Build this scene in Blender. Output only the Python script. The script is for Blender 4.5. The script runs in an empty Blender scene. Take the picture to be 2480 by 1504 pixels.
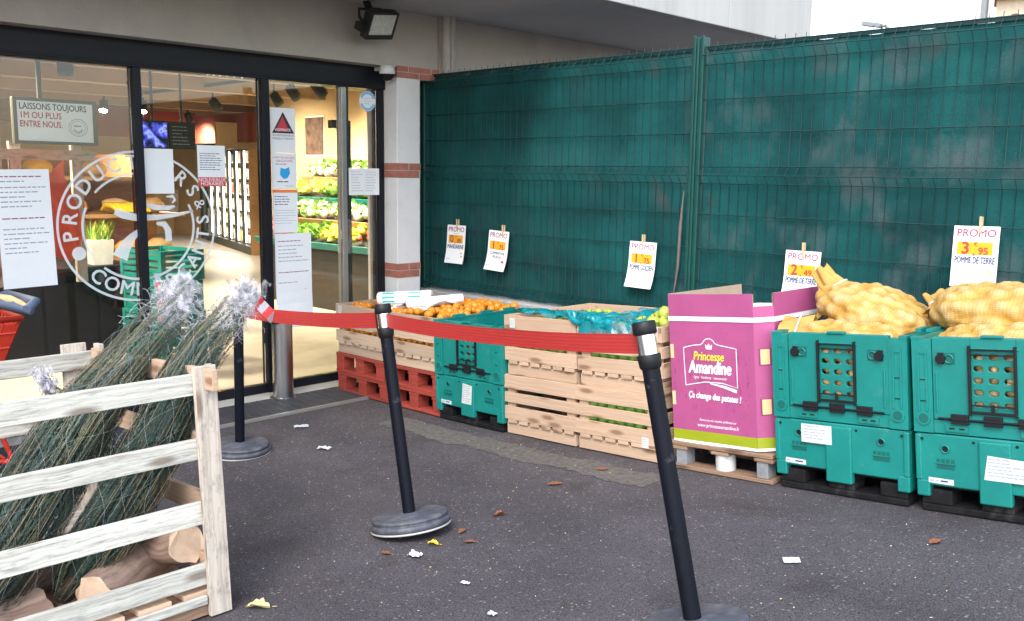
import bpy, bmesh, math, random
from mathutils import Vector, Matrix, noise, Euler
R=math.radians
rnd=random.Random(7)
scene=bpy.context.scene
col=scene.collection

# ------------------------------------------------------------------ camera, sky, sun, exposure
SH=0.0
cam_d=bpy.data.cameras.new('camera'); cam=bpy.data.objects.new('camera',cam_d); col.objects.link(cam)
cam_d.sensor_width=36; cam_d.lens=36*2228.6/2480; cam_d.clip_end=500; cam_d.clip_start=.05
yaw,pit,rol=R(44.64050964),R(8.37846557),R(0.76521109)
fw=Vector((-math.sin(yaw)*math.cos(pit),math.cos(yaw)*math.cos(pit),-math.sin(pit)))
rt=fw.cross(Vector((0,0,1))).normalized(); up=rt.cross(fw)
r2=math.cos(rol)*rt+math.sin(rol)*up; u2=-math.sin(rol)*rt+math.cos(rol)*up
cm=Matrix((r2,u2,-fw)).transposed().to_4x4(); cm.translation=Vector((5.877,-4.847,1.6))
cam.matrix_world=cm; scene.camera=cam

SUN_EL,SUN_AZ=48.0,-35.0
w=bpy.data.worlds.new('World'); scene.world=w; w.use_nodes=True
nt=w.node_tree; bg=nt.nodes['Background']; sky=nt.nodes.new('ShaderNodeTexSky'); sky.sky_type='NISHITA'
sky.sun_disc=False; sky.sun_elevation=R(SUN_EL); sky.sun_rotation=R(150)
sky.air_density=1.2; sky.dust_density=1.5; sky.ozone_density=1.0
hs=nt.nodes.new('ShaderNodeHueSaturation'); hs.inputs['Saturation'].default_value=.62; hs.inputs['Value'].default_value=1.0
nt.links.new(sky.outputs[0],hs.inputs['Color']); nt.links.new(hs.outputs[0],bg.inputs['Color']); bg.inputs['Strength'].default_value=.15
sun_d=bpy.data.lights.new('sun','SUN'); sun=bpy.data.objects.new('sun',sun_d); col.objects.link(sun)
sun_d.energy=.7; sun_d.angle=R(25); sun_d.color=(1,.97,.93)
az=R(150)   # compass bearing of the sun, seen from above, clockwise from +y
sd=Vector((math.sin(az)*math.cos(R(SUN_EL)),math.cos(az)*math.cos(R(SUN_EL)),math.sin(R(SUN_EL))))
sun.rotation_euler=(-sd).to_track_quat('-Z','Y').to_euler()
scene.view_settings.view_transform='Standard'; scene.view_settings.look='None'
scene.view_settings.exposure=1.95; scene.view_settings.gamma=1
scene.render.engine='CYCLES'
scene.render.resolution_x=1024; scene.render.resolution_y=621

def g(x):
    if x<=0: return 0.
    if x<5: return .0115*x*x
    if x<9: return .2875+.115*(x-5)-.0144*(x-5)**2
    return .5171
def slope(x): return math.atan(.023*max(0,min(x,5)))

# ------------------------------------------------------------------ materials
MATS={}
def lin(c): 
    return tuple((v/12.92 if v<=.04045 else ((v+.055)/1.055)**2.4) for v in [x/255 for x in c])
def mat(name,rgb,rough=.6,metal=0.,var=.12,vs=8.,bump=0.,bs=60.,spec=.5,stretch=(1,1,1),alpha=1.,trans=0.,coat=0.,emit=0.,sheen=0.):
    m=bpy.data.materials.new(name); m.use_nodes=True; n=m.node_tree.nodes; l=m.node_tree.links
    b=n['Principled BSDF']; b.inputs['Roughness'].default_value=rough; b.inputs['Metallic'].default_value=metal
    b.inputs['Specular IOR Level'].default_value=spec; b.inputs['Coat Weight'].default_value=coat
    b.inputs['Alpha'].default_value=alpha; b.inputs['Transmission Weight'].default_value=trans
    tc=n.new('ShaderNodeTexCoord'); mp=n.new('ShaderNodeMapping'); mp.inputs['Scale'].default_value=stretch
    l.new(tc.outputs['Object'],mp.inputs['Vector'])
    if var>0:
        nz=n.new('ShaderNodeTexNoise'); nz.inputs['Scale'].default_value=vs; nz.inputs['Detail'].default_value=5; nz.inputs['Roughness'].default_value=.65
        l.new(mp.outputs[0],nz.inputs['Vector'])
        cr=n.new('ShaderNodeValToRGB'); cr.color_ramp.elements[0].position=.3; cr.color_ramp.elements[1].position=.7
        cr.color_ramp.elements[0].color=(*[max(0,v*(1-var)) for v in rgb],1); cr.color_ramp.elements[1].color=(*[min(1,v*(1+var)) for v in rgb],1)
        l.new(nz.outputs['Fac'],cr.inputs[0]); l.new(cr.outputs[0],b.inputs['Base Color'])
    else: b.inputs['Base Color'].default_value=(*rgb,1)
    if bump>0:
        nb=n.new('ShaderNodeTexNoise'); nb.inputs['Scale'].default_value=bs; nb.inputs['Detail'].default_value=4
        l.new(mp.outputs[0],nb.inputs['Vector']); bp=n.new('ShaderNodeBump'); bp.inputs['Strength'].default_value=bump; bp.inputs['Distance'].default_value=.01
        l.new(nb.outputs['Fac'],bp.inputs['Height']); l.new(bp.outputs[0],b.inputs['Normal'])
    if emit>0:
        b.inputs['Emission Color'].default_value=(*rgb,1); b.inputs['Emission Strength'].default_value=emit
    MATS[name]=m; return m
def ramp(n,stops):
    cr=n.new('ShaderNodeValToRGB'); e=cr.color_ramp.elements
    while len(e)<len(stops): e.new(.5)
    for i,(p,c) in enumerate(stops): e[i].position=p; e[i].color=(*c,1)
    return cr
def wood(name,dark,light,grime=None,gamt=0.,rough=.75,knots=True,gs=(6,26,1)):
    """planks: grain runs along u of the UV map, which every box lays along its longest edge"""
    m=bpy.data.materials.new(name); m.use_nodes=True; n=m.node_tree.nodes; l=m.node_tree.links; b=n['Principled BSDF']
    b.inputs['Roughness'].default_value=rough; b.inputs['Specular IOR Level'].default_value=.3
    uv=n.new('ShaderNodeUVMap'); mp=n.new('ShaderNodeMapping'); mp.inputs['Scale'].default_value=(2.2,85,1)
    l.new(uv.outputs[0],mp.inputs[0])
    dn=n.new('ShaderNodeTexNoise'); dn.inputs['Scale'].default_value=7; dn.inputs['Detail'].default_value=2; l.new(uv.outputs[0],dn.inputs['Vector'])
    ad=n.new('ShaderNodeVectorMath'); ad.operation='MULTIPLY_ADD'; l.new(dn.outputs['Color'],ad.inputs[0]); ad.inputs[1].default_value=(0,2.6,0); l.new(mp.outputs[0],ad.inputs[2])
    nz=n.new('ShaderNodeTexNoise'); nz.inputs['Scale'].default_value=1; nz.inputs['Detail'].default_value=4; nz.inputs['Roughness'].default_value=.6
    l.new(ad.outputs[0],nz.inputs['Vector'])
    cr=ramp(n,[(.28,dark),(.62,light)]); l.new(nz.outputs['Fac'],cr.inputs[0]); out=cr.outputs[0]
    # board to board tone
    at=n.new('ShaderNodeAttribute'); at.attribute_name='tone'
    hv=n.new('ShaderNodeHueSaturation'); l.new(out,hv.inputs['Color'])
    mr=n.new('ShaderNodeMapRange'); mr.inputs[3].default_value=.84; mr.inputs[4].default_value=1.12; l.new(at.outputs['Fac'],mr.inputs[0]); l.new(mr.outputs[0],hv.inputs['Value']); out=hv.outputs[0]
    if knots:
        mk=n.new('ShaderNodeMapping'); mk.inputs['Scale'].default_value=(2.6,9,1); l.new(uv.outputs[0],mk.inputs[0])
        vo=n.new('ShaderNodeTexVoronoi'); vo.voronoi_dimensions='2D'; vo.inputs['Scale'].default_value=1; l.new(mk.outputs[0],vo.inputs['Vector'])
        kr=ramp(n,[(.07,(1,1,1)),(.17,(0,0,0))]); l.new(vo.outputs['Distance'],kr.inputs[0])
        mx=n.new('ShaderNodeMixRGB'); mx.inputs[2].default_value=(dark[0]*.4,dark[1]*.28,dark[2]*.2,1)
        ml=n.new('ShaderNodeMath'); ml.operation='MULTIPLY'; ml.inputs[1].default_value=.75; l.new(kr.outputs[0],ml.inputs[0])
        l.new(ml.outputs[0],mx.inputs[0]); l.new(out,mx.inputs[1]); out=mx.outputs[0]
    if grime:
        gm=n.new('ShaderNodeMapping'); gm.inputs['Scale'].default_value=gs; l.new(uv.outputs[0],gm.inputs[0])
        gn=n.new('ShaderNodeTexNoise'); gn.inputs['Scale'].default_value=1; gn.inputs['Detail'].default_value=6; gn.inputs['Roughness'].default_value=.75; l.new(gm.outputs[0],gn.inputs['Vector'])
        gr=ramp(n,[(.5,(0,0,0)),(.68,(1,1,1))]); l.new(gn.outputs['Fac'],gr.inputs[0])
        gx=n.new('ShaderNodeMath'); gx.operation='MULTIPLY'; gx.inputs[1].default_value=gamt; l.new(gr.outputs[0],gx.inputs[0])
        mx=n.new('ShaderNodeMixRGB'); mx.inputs[2].default_value=(*grime,1); l.new(gx.outputs[0],mx.inputs[0]); l.new(out,mx.inputs[1]); out=mx.outputs[0]
    l.new(out,b.inputs['Base Color'])
    bp=n.new('ShaderNodeBump'); bp.inputs['Strength'].default_value=.35; bp.inputs['Distance'].default_value=.004; l.new(nz.outputs['Fac'],bp.inputs['Height']); l.new(bp.outputs[0],b.inputs['Normal'])
    MATS[name]=m; return m

def asphalt():
    m=bpy.data.materials.new('asphalt'); m.use_nodes=True; n=m.node_tree.nodes; l=m.node_tree.links; b=n['Principled BSDF']
    tc=n.new('ShaderNodeTexCoord'); b.inputs['Roughness'].default_value=.82; b.inputs['Specular IOR Level'].default_value=.35
    big=n.new('ShaderNodeTexNoise'); big.inputs['Scale'].default_value=1.3; big.inputs['Detail'].default_value=6; big.inputs['Roughness'].default_value=.7; l.new(tc.outputs['Object'],big.inputs['Vector'])
    cr=ramp(n,[(.3,(.041,.036,.040)),(.7,(.070,.063,.069))]); l.new(big.outputs['Fac'],cr.inputs[0])
    fine=n.new('ShaderNodeTexNoise'); fine.inputs['Scale'].default_value=190; fine.inputs['Detail'].default_value=3; l.new(tc.outputs['Object'],fine.inputs['Vector'])
    fr=ramp(n,[(.36,(.35,.35,.35)),(.66,(1.8,1.8,1.8))]); l.new(fine.outputs['Fac'],fr.inputs[0])
    mu=n.new('ShaderNodeMixRGB'); mu.blend_type='MULTIPLY'; mu.inputs[0].default_value=1; l.new(cr.outputs[0],mu.inputs[1]); l.new(fr.outputs[0],mu.inputs[2])
    vo=n.new('ShaderNodeTexVoronoi'); vo.inputs['Scale'].default_value=58; l.new(tc.outputs['Object'],vo.inputs['Vector'])
    sep=n.new('ShaderNodeSeparateColor'); l.new(vo.outputs['Color'],sep.inputs[0])
    gt=n.new('ShaderNodeMath'); gt.operation='GREATER_THAN'; gt.inputs[1].default_value=.72; l.new(sep.outputs[0],gt.inputs[0])
    lt=n.new('ShaderNodeMath'); lt.operation='LESS_THAN'; lt.inputs[1].default_value=.3; l.new(vo.outputs['Distance'],lt.inputs[0])
    an=n.new('ShaderNodeMath'); an.operation='MULTIPLY'; l.new(gt.outputs[0],an.inputs[0]); l.new(lt.outputs[0],an.inputs[1])
    a2=n.new('ShaderNodeMath'); a2.operation='MULTIPLY'; l.new(an.outputs[0],a2.inputs[0]); l.new(sep.outputs[1],a2.inputs[1])
    mx=n.new('ShaderNodeMixRGB'); mx.inputs[2].default_value=(.19,.18,.185,1); l.new(a2.outputs[0],mx.inputs[0]); l.new(mu.outputs[0],mx.inputs[1])
    # damp brownish stains
    st=n.new('ShaderNodeTexNoise'); st.inputs['Scale'].default_value=3.1; st.inputs['Detail'].default_value=5; l.new(tc.outputs['Object'],st.inputs['Vector'])
    sr=ramp(n,[(.56,(0,0,0)),(.72,(.6,.6,.6))]); l.new(st.outputs['Fac'],sr.inputs[0])
    m2=n.new('ShaderNodeMixRGB'); m2.blend_type='MULTIPLY'; m2.inputs[2].default_value=(.62,.54,.48,1); l.new(sr.outputs[0],m2.inputs[0]); l.new(mx.outputs[0],m2.inputs[1])
    l.new(m2.outputs[0],b.inputs['Base Color'])
    bp=n.new('ShaderNodeBump'); bp.inputs['Strength'].default_value=.7; bp.inputs['Distance'].default_value=.004; l.new(fine.outputs['Fac'],bp.inputs['Height']); l.new(bp.outputs[0],b.inputs['Normal'])
    MATS['asphalt']=m

def glass():
    m=bpy.data.materials.new('pane_glass'); m.use_nodes=True; n=m.node_tree.nodes; l=m.node_tree.links
    o=n['Material Output']; n.remove(n['Principled BSDF'])
    tr=n.new('ShaderNodeBsdfTransparent'); tr.inputs[0].default_value=(.93,.95,.94,1); gl=n.new('ShaderNodeBsdfGlossy'); gl.inputs['Roughness'].default_value=.02
    fr=n.new('ShaderNodeFresnel'); fr.inputs[0].default_value=1.5; mx=n.new('ShaderNodeMixShader')
    l.new(fr.outputs[0],mx.inputs[0]); l.new(tr.outputs[0],mx.inputs[1]); l.new(gl.outputs[0],mx.inputs[2]); l.new(mx.outputs[0],o.inputs[0])
    MATS['pane_glass']=m
def film(name,rgb,opac,rough=.12):
    m=bpy.data.materials.new(name); m.use_nodes=True; n=m.node_tree.nodes; l=m.node_tree.links; b=n['Principled BSDF']
    b.inputs['Base Color'].default_value=(*rgb,1); b.inputs['Roughness'].default_value=rough; b.inputs['Specular IOR Level'].default_value=.8
    tc=n.new('ShaderNodeTexCoord'); nz=n.new('ShaderNodeTexNoise'); nz.inputs['Scale'].default_value=14; nz.inputs['Detail'].default_value=4; l.new(tc.outputs['Object'],nz.inputs['Vector'])
    mr=n.new('ShaderNodeMapRange'); mr.inputs[1].default_value=.3; mr.inputs[2].default_value=.7; mr.inputs[3].default_value=max(0,opac-.3); mr.inputs[4].default_value=min(1,opac+.25); l.new(nz.outputs['Fac'],mr.inputs[0]); l.new(mr.outputs[0],b.inputs['Alpha'])
    bp=n.new('ShaderNodeBump'); bp.inputs['Strength'].default_value=.8; bp.inputs['Distance'].default_value=.01; l.new(nz.outputs['Fac'],bp.inputs['Height']); l.new(bp.outputs[0],b.inputs['Normal'])
    MATS[name]=m
def fence_cloth():
    m=bpy.data.materials.new('screen_cloth'); m.use_nodes=True; n=m.node_tree.nodes; l=m.node_tree.links; b=n['Principled BSDF']
    b.inputs['Roughness'].default_value=.8; b.inputs['Specular IOR Level'].default_value=.2
    tc=n.new('ShaderNodeTexCoord')
    nz=n.new('ShaderNodeTexNoise'); nz.inputs['Scale'].default_value=1.6; nz.inputs['Detail'].default_value=5; nz.inputs['Roughness'].default_value=.6; l.new(tc.outputs['Object'],nz.inputs['Vector'])
    cr=ramp(n,[(.3,(.002,.024,.026)),(.5,(.003,.052,.052)),(.72,(.007,.085,.082))]); l.new(nz.outputs['Fac'],cr.inputs[0])
    # pale blotches painted in for shapes showing through the weave, mostly on the nearer panel
    mp=n.new('ShaderNodeMapping'); mp.inputs['Scale'].default_value=(3.2,1,2.2); l.new(tc.outputs['Object'],mp.inputs[0])
    n2=n.new('ShaderNodeTexNoise'); n2.inputs['Scale'].default_value=1; n2.inputs['Detail'].default_value=6; n2.inputs['Roughness'].default_value=.55; l.new(mp.outputs[0],n2.inputs['Vector'])
    r2=ramp(n,[(.50,(0,0,0)),(.74,(1,1,1))]); l.new(n2.outputs['Fac'],r2.inputs[0])
    sx=n.new('ShaderNodeSeparateXYZ'); l.new(tc.outputs['Object'],sx.inputs[0])
    mr=n.new('ShaderNodeMapRange'); mr.inputs[1].default_value=2.3; mr.inputs[2].default_value=3.0; mr.inputs[3].default_value=.12; mr.inputs[4].default_value=.85; l.new(sx.outputs['X'],mr.inputs[0])
    fm=n.new('ShaderNodeMath'); fm.operation='MULTIPLY'; l.new(r2.outputs[0],fm.inputs[0]); l.new(mr.outputs[0],fm.inputs[1])
    mx=n.new('ShaderNodeMixRGB'); mx.inputs[2].default_value=(.085,.10,.11,1); l.new(fm.outputs[0],mx.inputs[0]); l.new(cr.outputs[0],mx.inputs[1])
    n3=n.new('ShaderNodeTexNoise'); n3.inputs['Scale'].default_value=2.4; n3.inputs['Detail'].default_value=3; l.new(tc.outputs['Object'],n3.inputs['Vector'])
    r3=ramp(n,[(.64,(0,0,0)),(.76,(.6,.6,.6))]); l.new(n3.outputs['Fac'],r3.inputs[0])
    m3=n.new('ShaderNodeMixRGB'); m3.inputs[2].default_value=(.06,.05,.05,1); l.new(r3.outputs[0],m3.inputs[0]); l.new(mx.outputs[0],m3.inputs[1])  # pinkish blotches, also painted in for things seen through the weave
    wv=n.new('ShaderNodeTexNoise'); wv.inputs['Scale'].default_value=220; wv.inputs['Detail'].default_value=1; l.new(tc.outputs['Object'],wv.inputs['Vector'])
    wr=ramp(n,[(.3,(.7,.7,.7)),(.7,(1.3,1.3,1.3))]); l.new(wv.outputs['Fac'],wr.inputs[0])
    m4=n.new('ShaderNodeMixRGB'); m4.blend_type='MULTIPLY'; m4.inputs[0].default_value=1; l.new(m3.outputs[0],m4.inputs[1]); l.new(wr.outputs[0],m4.inputs[2])
    l.new(m4.outputs[0],b.inputs['Base Color']); MATS['screen_cloth']=m
def netbag():
    """yellow net: paler where a potato presses it tight (attribute 'press'), fine woven threads"""
    m=bpy.data.materials.new('potato_net'); m.use_nodes=True; n=m.node_tree.nodes; l=m.node_tree.links; b=n['Principled BSDF']
    b.inputs['Roughness'].default_value=.6
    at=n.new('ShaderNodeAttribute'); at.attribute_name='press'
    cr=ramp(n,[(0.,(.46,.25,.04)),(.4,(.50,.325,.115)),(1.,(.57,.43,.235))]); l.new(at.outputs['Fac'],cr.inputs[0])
    uv=n.new('ShaderNodeUVMap'); wa=n.new('ShaderNodeTexWave'); wa.inputs['Scale'].default_value=26; wa.inputs['Distortion'].default_value=1.2; l.new(uv.outputs[0],wa.inputs['Vector'])
    wb=n.new('ShaderNodeTexWave'); wb.bands_direction='Y'; wb.inputs['Scale'].default_value=26; wb.inputs['Distortion'].default_value=1.2; l.new(uv.outputs[0],wb.inputs['Vector'])
    mxx=n.new('ShaderNodeMath'); mxx.operation='MINIMUM'; l.new(wa.outputs['Fac'],mxx.inputs[0]); l.new(wb.outputs['Fac'],mxx.inputs[1])
    rr=ramp(n,[(.05,(1,1,1)),(.35,(.0,.0,.0))]); l.new(mxx.outputs[0],rr.inputs[0])
    ml=n.new('ShaderNodeMath'); ml.operation='MULTIPLY'; ml.inputs[1].default_value=.45; l.new(rr.outputs[0],ml.inputs[0])
    mx=n.new('ShaderNodeMixRGB'); mx.inputs[2].default_value=(.34,.19,.04,1); l.new(ml.outputs[0],mx.inputs[0]); l.new(cr.outputs[0],mx.inputs[1])
    tc=n.new('ShaderNodeTexCoord'); nz=n.new('ShaderNodeTexNoise'); nz.inputs['Scale'].default_value=18; nz.inputs['Detail'].default_value=4; l.new(tc.outputs['Object'],nz.inputs['Vector'])
    nr=ramp(n,[(.3,(.8,.78,.74)),(.7,(1.12,1.12,1.1))]); l.new(nz.outputs['Fac'],nr.inputs[0])
    m4=n.new('ShaderNodeMixRGB'); m4.blend_type='MULTIPLY'; m4.inputs[0].default_value=1; l.new(mx.outputs[0],m4.inputs[1]); l.new(nr.outputs[0],m4.inputs[2])
    l.new(m4.outputs[0],b.inputs['Base Color'])
    bp=n.new('ShaderNodeBump'); bp.inputs['Strength'].default_value=.35; bp.inputs['Distance'].default_value=.003; l.new(mxx.outputs[0],bp.inputs['Height']); l.new(bp.outputs[0],b.inputs['Normal'])
    MATS['potato_net']=m
def pillar_plaster(): pass

asphalt(); glass(); fence_cloth(); netbag()
film('cyan_film',(.0,.22,.26),.74); film('clear_film',(.75,.8,.8),.25,.1)
wood('pine',(.40,.265,.175),(.50,.35,.245)); wood('pine_pale',(.36,.255,.175),(.46,.345,.25))
wood('weathered',(.31,.295,.255),(.57,.55,.49),grime=(.09,.105,.105),gamt=.72,gs=(9,70,1))
wood('weathered_post',(.33,.28,.23),(.50,.44,.37),grime=(.10,.095,.09),gamt=.65,gs=(14,40,1))
wood('red_wood',(.22,.032,.022),(.33,.052,.034),grime=(.12,.02,.018),gamt=.5,knots=False)
wood('bark_wood',(.20,.13,.10),(.40,.27,.20),grime=(.07,.06,.055),gamt=.5); wood('pallet_wood',(.20,.115,.07),(.33,.21,.14),grime=(.10,.07,.05),gamt=.5)
mat('green_plastic',(.003,.168,.146),.42,var=.12,vs=5,bump=.06,bs=30); mat('green_plastic_dark',(.001,.09,.078),.5,var=.1)
mat('black_plastic',(.008,.008,.010),.5,var=.2,spec=.3); mat('black_dusty',(.007,.007,.008),.8,var=.5,vs=20,spec=.2)
mat('black_metal',(.006,.007,.011),.5,var=.15,spec=.25); mat('black_rubber',(.055,.060,.078),.6,var=.3,vs=26,bump=.15)
mat('rubber_rim',(.38,.37,.36),.7); mat('post_paint',(.004,.005,.009),.45,var=.2,spec=.14)
mat('chrome',(.62,.62,.64),.16,metal=1,var=.1,vs=20); mat('steel',(.48,.47,.47),.3,metal=1,var=.2,vs=9,stretch=(1,1,.15))
mat('belt_red',(.36,.022,.020),.55,var=.1,vs=3,bump=.25,bs=900,stretch=(.02,.02,1))
_m=MATS['belt_red']; _n=_m.node_tree.nodes; _b=_n['Principled BSDF']; _u=_n.new('ShaderNodeUVMap'); _w=_n.new('ShaderNodeTexWave'); _w.bands_direction='Y'; _w.inputs['Scale'].default_value=1.7; _w.inputs['Distortion'].default_value=.2
_m.node_tree.links.new(_u.outputs[0],_w.inputs['Vector']); _r=ramp(_n,[(.05,(.29,.017,.016)),(.5,(.38,.024,.021))]); _m.node_tree.links.new(_w.outputs['Fac'],_r.inputs[0]); _m.node_tree.links.new(_r.outputs[0],_b.inputs['Base Color'])
mat('white_paper',(.78,.79,.80),.7,var=.03,vs=4); mat('ink_navy',(.03,.035,.12),.7,var=0); mat('ink_grey',(.30,.32,.38),.7,var=0)
mat('ink_black',(.03,.03,.035),.7,var=0); mat('ink_red',(.55,.05,.06),.7,var=0); mat('ink_crimson',(.30,.03,.10),.7,var=0); mat('ink_orange',(.75,.22,.08),.7,var=0)
mat('price_yellow',(.72,.36,.012),.7,var=.05); mat('price_red',(.42,.04,.03),.7,var=0); mat('mask_blue',(.02,.36,.72),.6,var=.1); mat('peg_wood',(.55,.4,.23),.7,var=.15,vs=40)
mat('sticker_blue',(.2,.5,.78),.5,var=.1); mat('label_white',(.50,.52,.50),.7,var=.12,vs=20)
mat('decal_white',(.72,.75,.75),.6,var=.08,alpha=.82)
mat('pink_card',(.335,.064,.178),.55,var=.09,vs=7,bump=.05,bs=40); mat('lime_card',(.25,.29,.006),.55,var=.06); mat('white_card',(.78,.77,.78),.6,var=.05)
mat('brown_card',(.42,.31,.23),.8,var=.1,vs=12); mat('scuff_pink',(.20,.028,.115),.6,var=.1); mat('lime_ink',(.62,.6,.03),.6,var=0); mat('peg_card',(.72,.47,.24),.7,var=.1)
mat('card_tube',(.48,.47,.46),.7,var=.1); mat('block_grey',(.20,.21,.22),.7,var=.2,vs=30)
mat('plaster',(.36,.33,.295),.9,var=.08,vs=3,bump=.25,bs=90); mat('soffit',(.42,.41,.41),.9,var=.1,vs=1.2,bump=.15,bs=70)
mat('pillar_paint',(.70,.68,.67),.85,var=.07,vs=4,bump=.2,bs=70); mat('brick',(.36,.135,.095),.85,var=.25,vs=14,bump=.2); mat('mortar',(.45,.41,.38),.9)
mat('fascia_paint',(.40,.39,.37),.85,var=.10,vs=1.5,stretch=(1,2.5,.15),bump=.1,bs=40); mat('concrete',(.34,.32,.30),.9,var=.15,vs=5,bump=.2)
mat('downpipe_paint',(.36,.34,.31),.7,var=.25,vs=10,stretch=(2,2,.4))
mat('fence_green',(.003,.052,.045),.45,var=.12); mat('fence_wire',(.002,.030,.030),.5,var=.1)
mat('alu',(.42,.41,.38),.4,metal=.7,var=.1); mat('dark_seal',(.05,.055,.05),.5)
mat('floor_tile',(.50,.465,.40),.35,var=.1,vs=3); mat('ceiling_paint',(.30,.20,.12),.9,var=.12,vs=2); mat('wall_ochre',(.62,.45,.26),.9,var=.06,vs=3)
mat('valance_red',(.22,.05,.035),.8); mat('shelf_dark',(.03,.025,.02),.6); mat('oak',(.36,.19,.08),.6,var=.2,vs=6,stretch=(1,1,6))
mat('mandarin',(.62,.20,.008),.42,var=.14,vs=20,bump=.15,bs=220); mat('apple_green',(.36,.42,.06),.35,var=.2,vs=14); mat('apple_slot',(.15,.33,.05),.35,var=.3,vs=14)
mat('stem_brown',(.10,.055,.025),.8); mat('potato',(.52,.36,.16),.75,var=.2,vs=16)
mat('needle_a',(.030,.060,.045),.55,var=.3,vs=9); mat('needle_b',(.040,.075,.066),.55,var=.3,vs=9); mat('needle_c',(.075,.090,.050),.55,var=.3,vs=9)
mat('twig',(.30,.22,.13),.8,var=.2); mat('trunk_bark',(.13,.085,.055),.9,var=.35,vs=14,bump=.5,bs=40); mat('blocker_dark',(.010,.022,.016),.9)
mat('net_thread',(.60,.60,.63),.5,var=.05); film('net_film',(.68,.67,.72),.25,.4); mat('log_cut',(.66,.47,.33),.8,var=.15,vs=22); mat('log_bark',(.20,.13,.095),.9,var=.35,vs=12,bump=.5,bs=50)
mat('cart_red',(.42,.026,.012),.4,var=.1); mat('cart_handle',(.10,.14,.22),.5,var=.1)
mat('orange_red',(.80,.09,.03),.6,var=.15,vs=4); mat('bin_black',(.006,.006,.008),.5,spec=.2,var=.3,vs=3,bump=.2,bs=9)
mat('leaf_brown',(.20,.07,.03),.7,var=.3,vs=30); mat('leaf_yellow',(.66,.42,.02),.6,var=.2,vs=30); mat('leaf_tan',(.55,.42,.20),.7,var=.2,vs=30)
mat('litter_white',(.48,.49,.52),.7,var=.08); mat('lamp_black',(.015,.015,.015),.5); mat('lamp_glass',(.55,.55,.52),.15,var=.2,vs=40)
mat('camera_white',(.6,.6,.6),.4); mat('terracotta',(.46,.17,.10),.8,var=.2,vs=6); mat('house_wall',(.72,.60,.44),.9); mat('pipe_cream',(.6,.58,.54),.5)
mat('board_frame',(.05,.045,.035),.6); mat('board_white',(.88,.88,.90),.5,var=.04); mat('chalk_black',(.03,.03,.025),.8); mat('photo_dark',(.12,.07,.05),.6,var=.7,vs=9)
mat('screen_blue',(.10,.14,.75),.4,var=0)
_m=MATS['screen_blue']; _n=_m.node_tree.nodes; _b=_n['Principled BSDF']; _t=_n.new('ShaderNodeTexCoord'); _z=_n.new('ShaderNodeTexNoise'); _z.inputs['Scale'].default_value=13; _z.inputs['Detail'].default_value=3
_m.node_tree.links.new(_t.outputs['Object'],_z.inputs['Vector']); _r=ramp(_n,[(.40,(.0,.0,.01)),(.52,(.05,.06,.45)),(.62,(.25,.3,.9)),(.7,(.02,.02,.08))]); _m.node_tree.links.new(_z.outputs['Fac'],_r.inputs[0]); _m.node_tree.links.new(_r.outputs[0],_b.inputs['Emission Color']); _b.inputs['Emission Strength'].default_value=.6; _b.inputs['Base Color'].default_value=(.01,.01,.01,1); mat('bulb',(1,.88,.68),.4,var=0,emit=30.); mat('fridge_light',(1,.93,.80),.4,var=0,emit=5.)
mat('pack_white',(.78,.74,.66),.5,var=.1); mat('pack_grey',(.35,.32,.28),.5,var=.3,vs=20); mat('pack_red',(.5,.1,.07),.5)
mat('veg_green',(.13,.28,.03),.6,var=.4,vs=14); mat('veg_yellow',(.55,.55,.08),.6,var=.3,vs=14); mat('veg_white',(.75,.72,.55),.6,var=.15,vs=14); mat('veg_red',(.5,.08,.03),.5,var=.3); mat('banana',(.80,.55,.02),.5,var=.1)
mat('planter_white',(.74,.73,.70),.6); mat('grate',(.09,.09,.10),.55,metal=.5,var=.2); mat('sill_pale',(.55,.52,.46),.6,var=.1)
mat('tape_red',(.62,.05,.05),.5); mat('ribbon_pink',(.13,.10,.10),.8); mat('patch',(.088,.080,.072),.9,var=.45,vs=40,bump=.4,bs=150); mat('roll_white',(.75,.78,.78),.45,var=.05); mat('roll_teal',(.05,.42,.36),.5)

def scuff(name,col_,amt,sc,lo=.58,hi=.74,stretch=(1,1,1)):
    """rubbed and dusty marks with ragged outlines"""
    m=MATS[name]; n=m.node_tree.nodes; l=m.node_tree.links; b=n['Principled BSDF']; src=b.inputs['Base Color'].links[0].from_socket
    tc=n.new('ShaderNodeTexCoord'); mp=n.new('ShaderNodeMapping'); mp.inputs['Scale'].default_value=stretch; l.new(tc.outputs['Object'],mp.inputs[0])
    a=n.new('ShaderNodeTexNoise'); a.inputs['Scale'].default_value=sc; a.inputs['Detail'].default_value=9; a.inputs['Roughness'].default_value=.72; l.new(mp.outputs[0],a.inputs['Vector'])
    r=ramp(n,[(lo,(0,0,0)),(hi,(amt,amt,amt))]); l.new(a.outputs['Fac'],r.inputs[0])
    x=n.new('ShaderNodeMixRGB'); x.inputs[2].default_value=(*col_,1); l.new(r.outputs[0],x.inputs[0]); l.new(src,x.inputs[1]); l.new(x.outputs[0],b.inputs['Base Color'])
scuff('green_plastic',(.10,.26,.23),.55,5.5); scuff('green_plastic',(.01,.08,.07),.4,9,.62,.80)
scuff('post_paint',(.10,.10,.11),.45,16,.60,.72); scuff('black_rubber',(.16,.155,.15),.6,12,.5,.7); scuff('black_dusty',(.08,.075,.07),.5,9,.55,.75)
scuff('pink_card',(.22,.035,.13),.4,7,.52,.74,(1,1,.5)); scuff('red_wood' if False else 'steel',(.25,.22,.2),.4,7)
scuff('pillar_paint',(.38,.36,.34),.5,4,.55,.8); scuff('plaster',(.22,.20,.18),.5,1.6,.52,.8); scuff('fascia_paint',(.20,.19,.18),.5,2.2,.52,.75,(1,2,.25))
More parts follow.
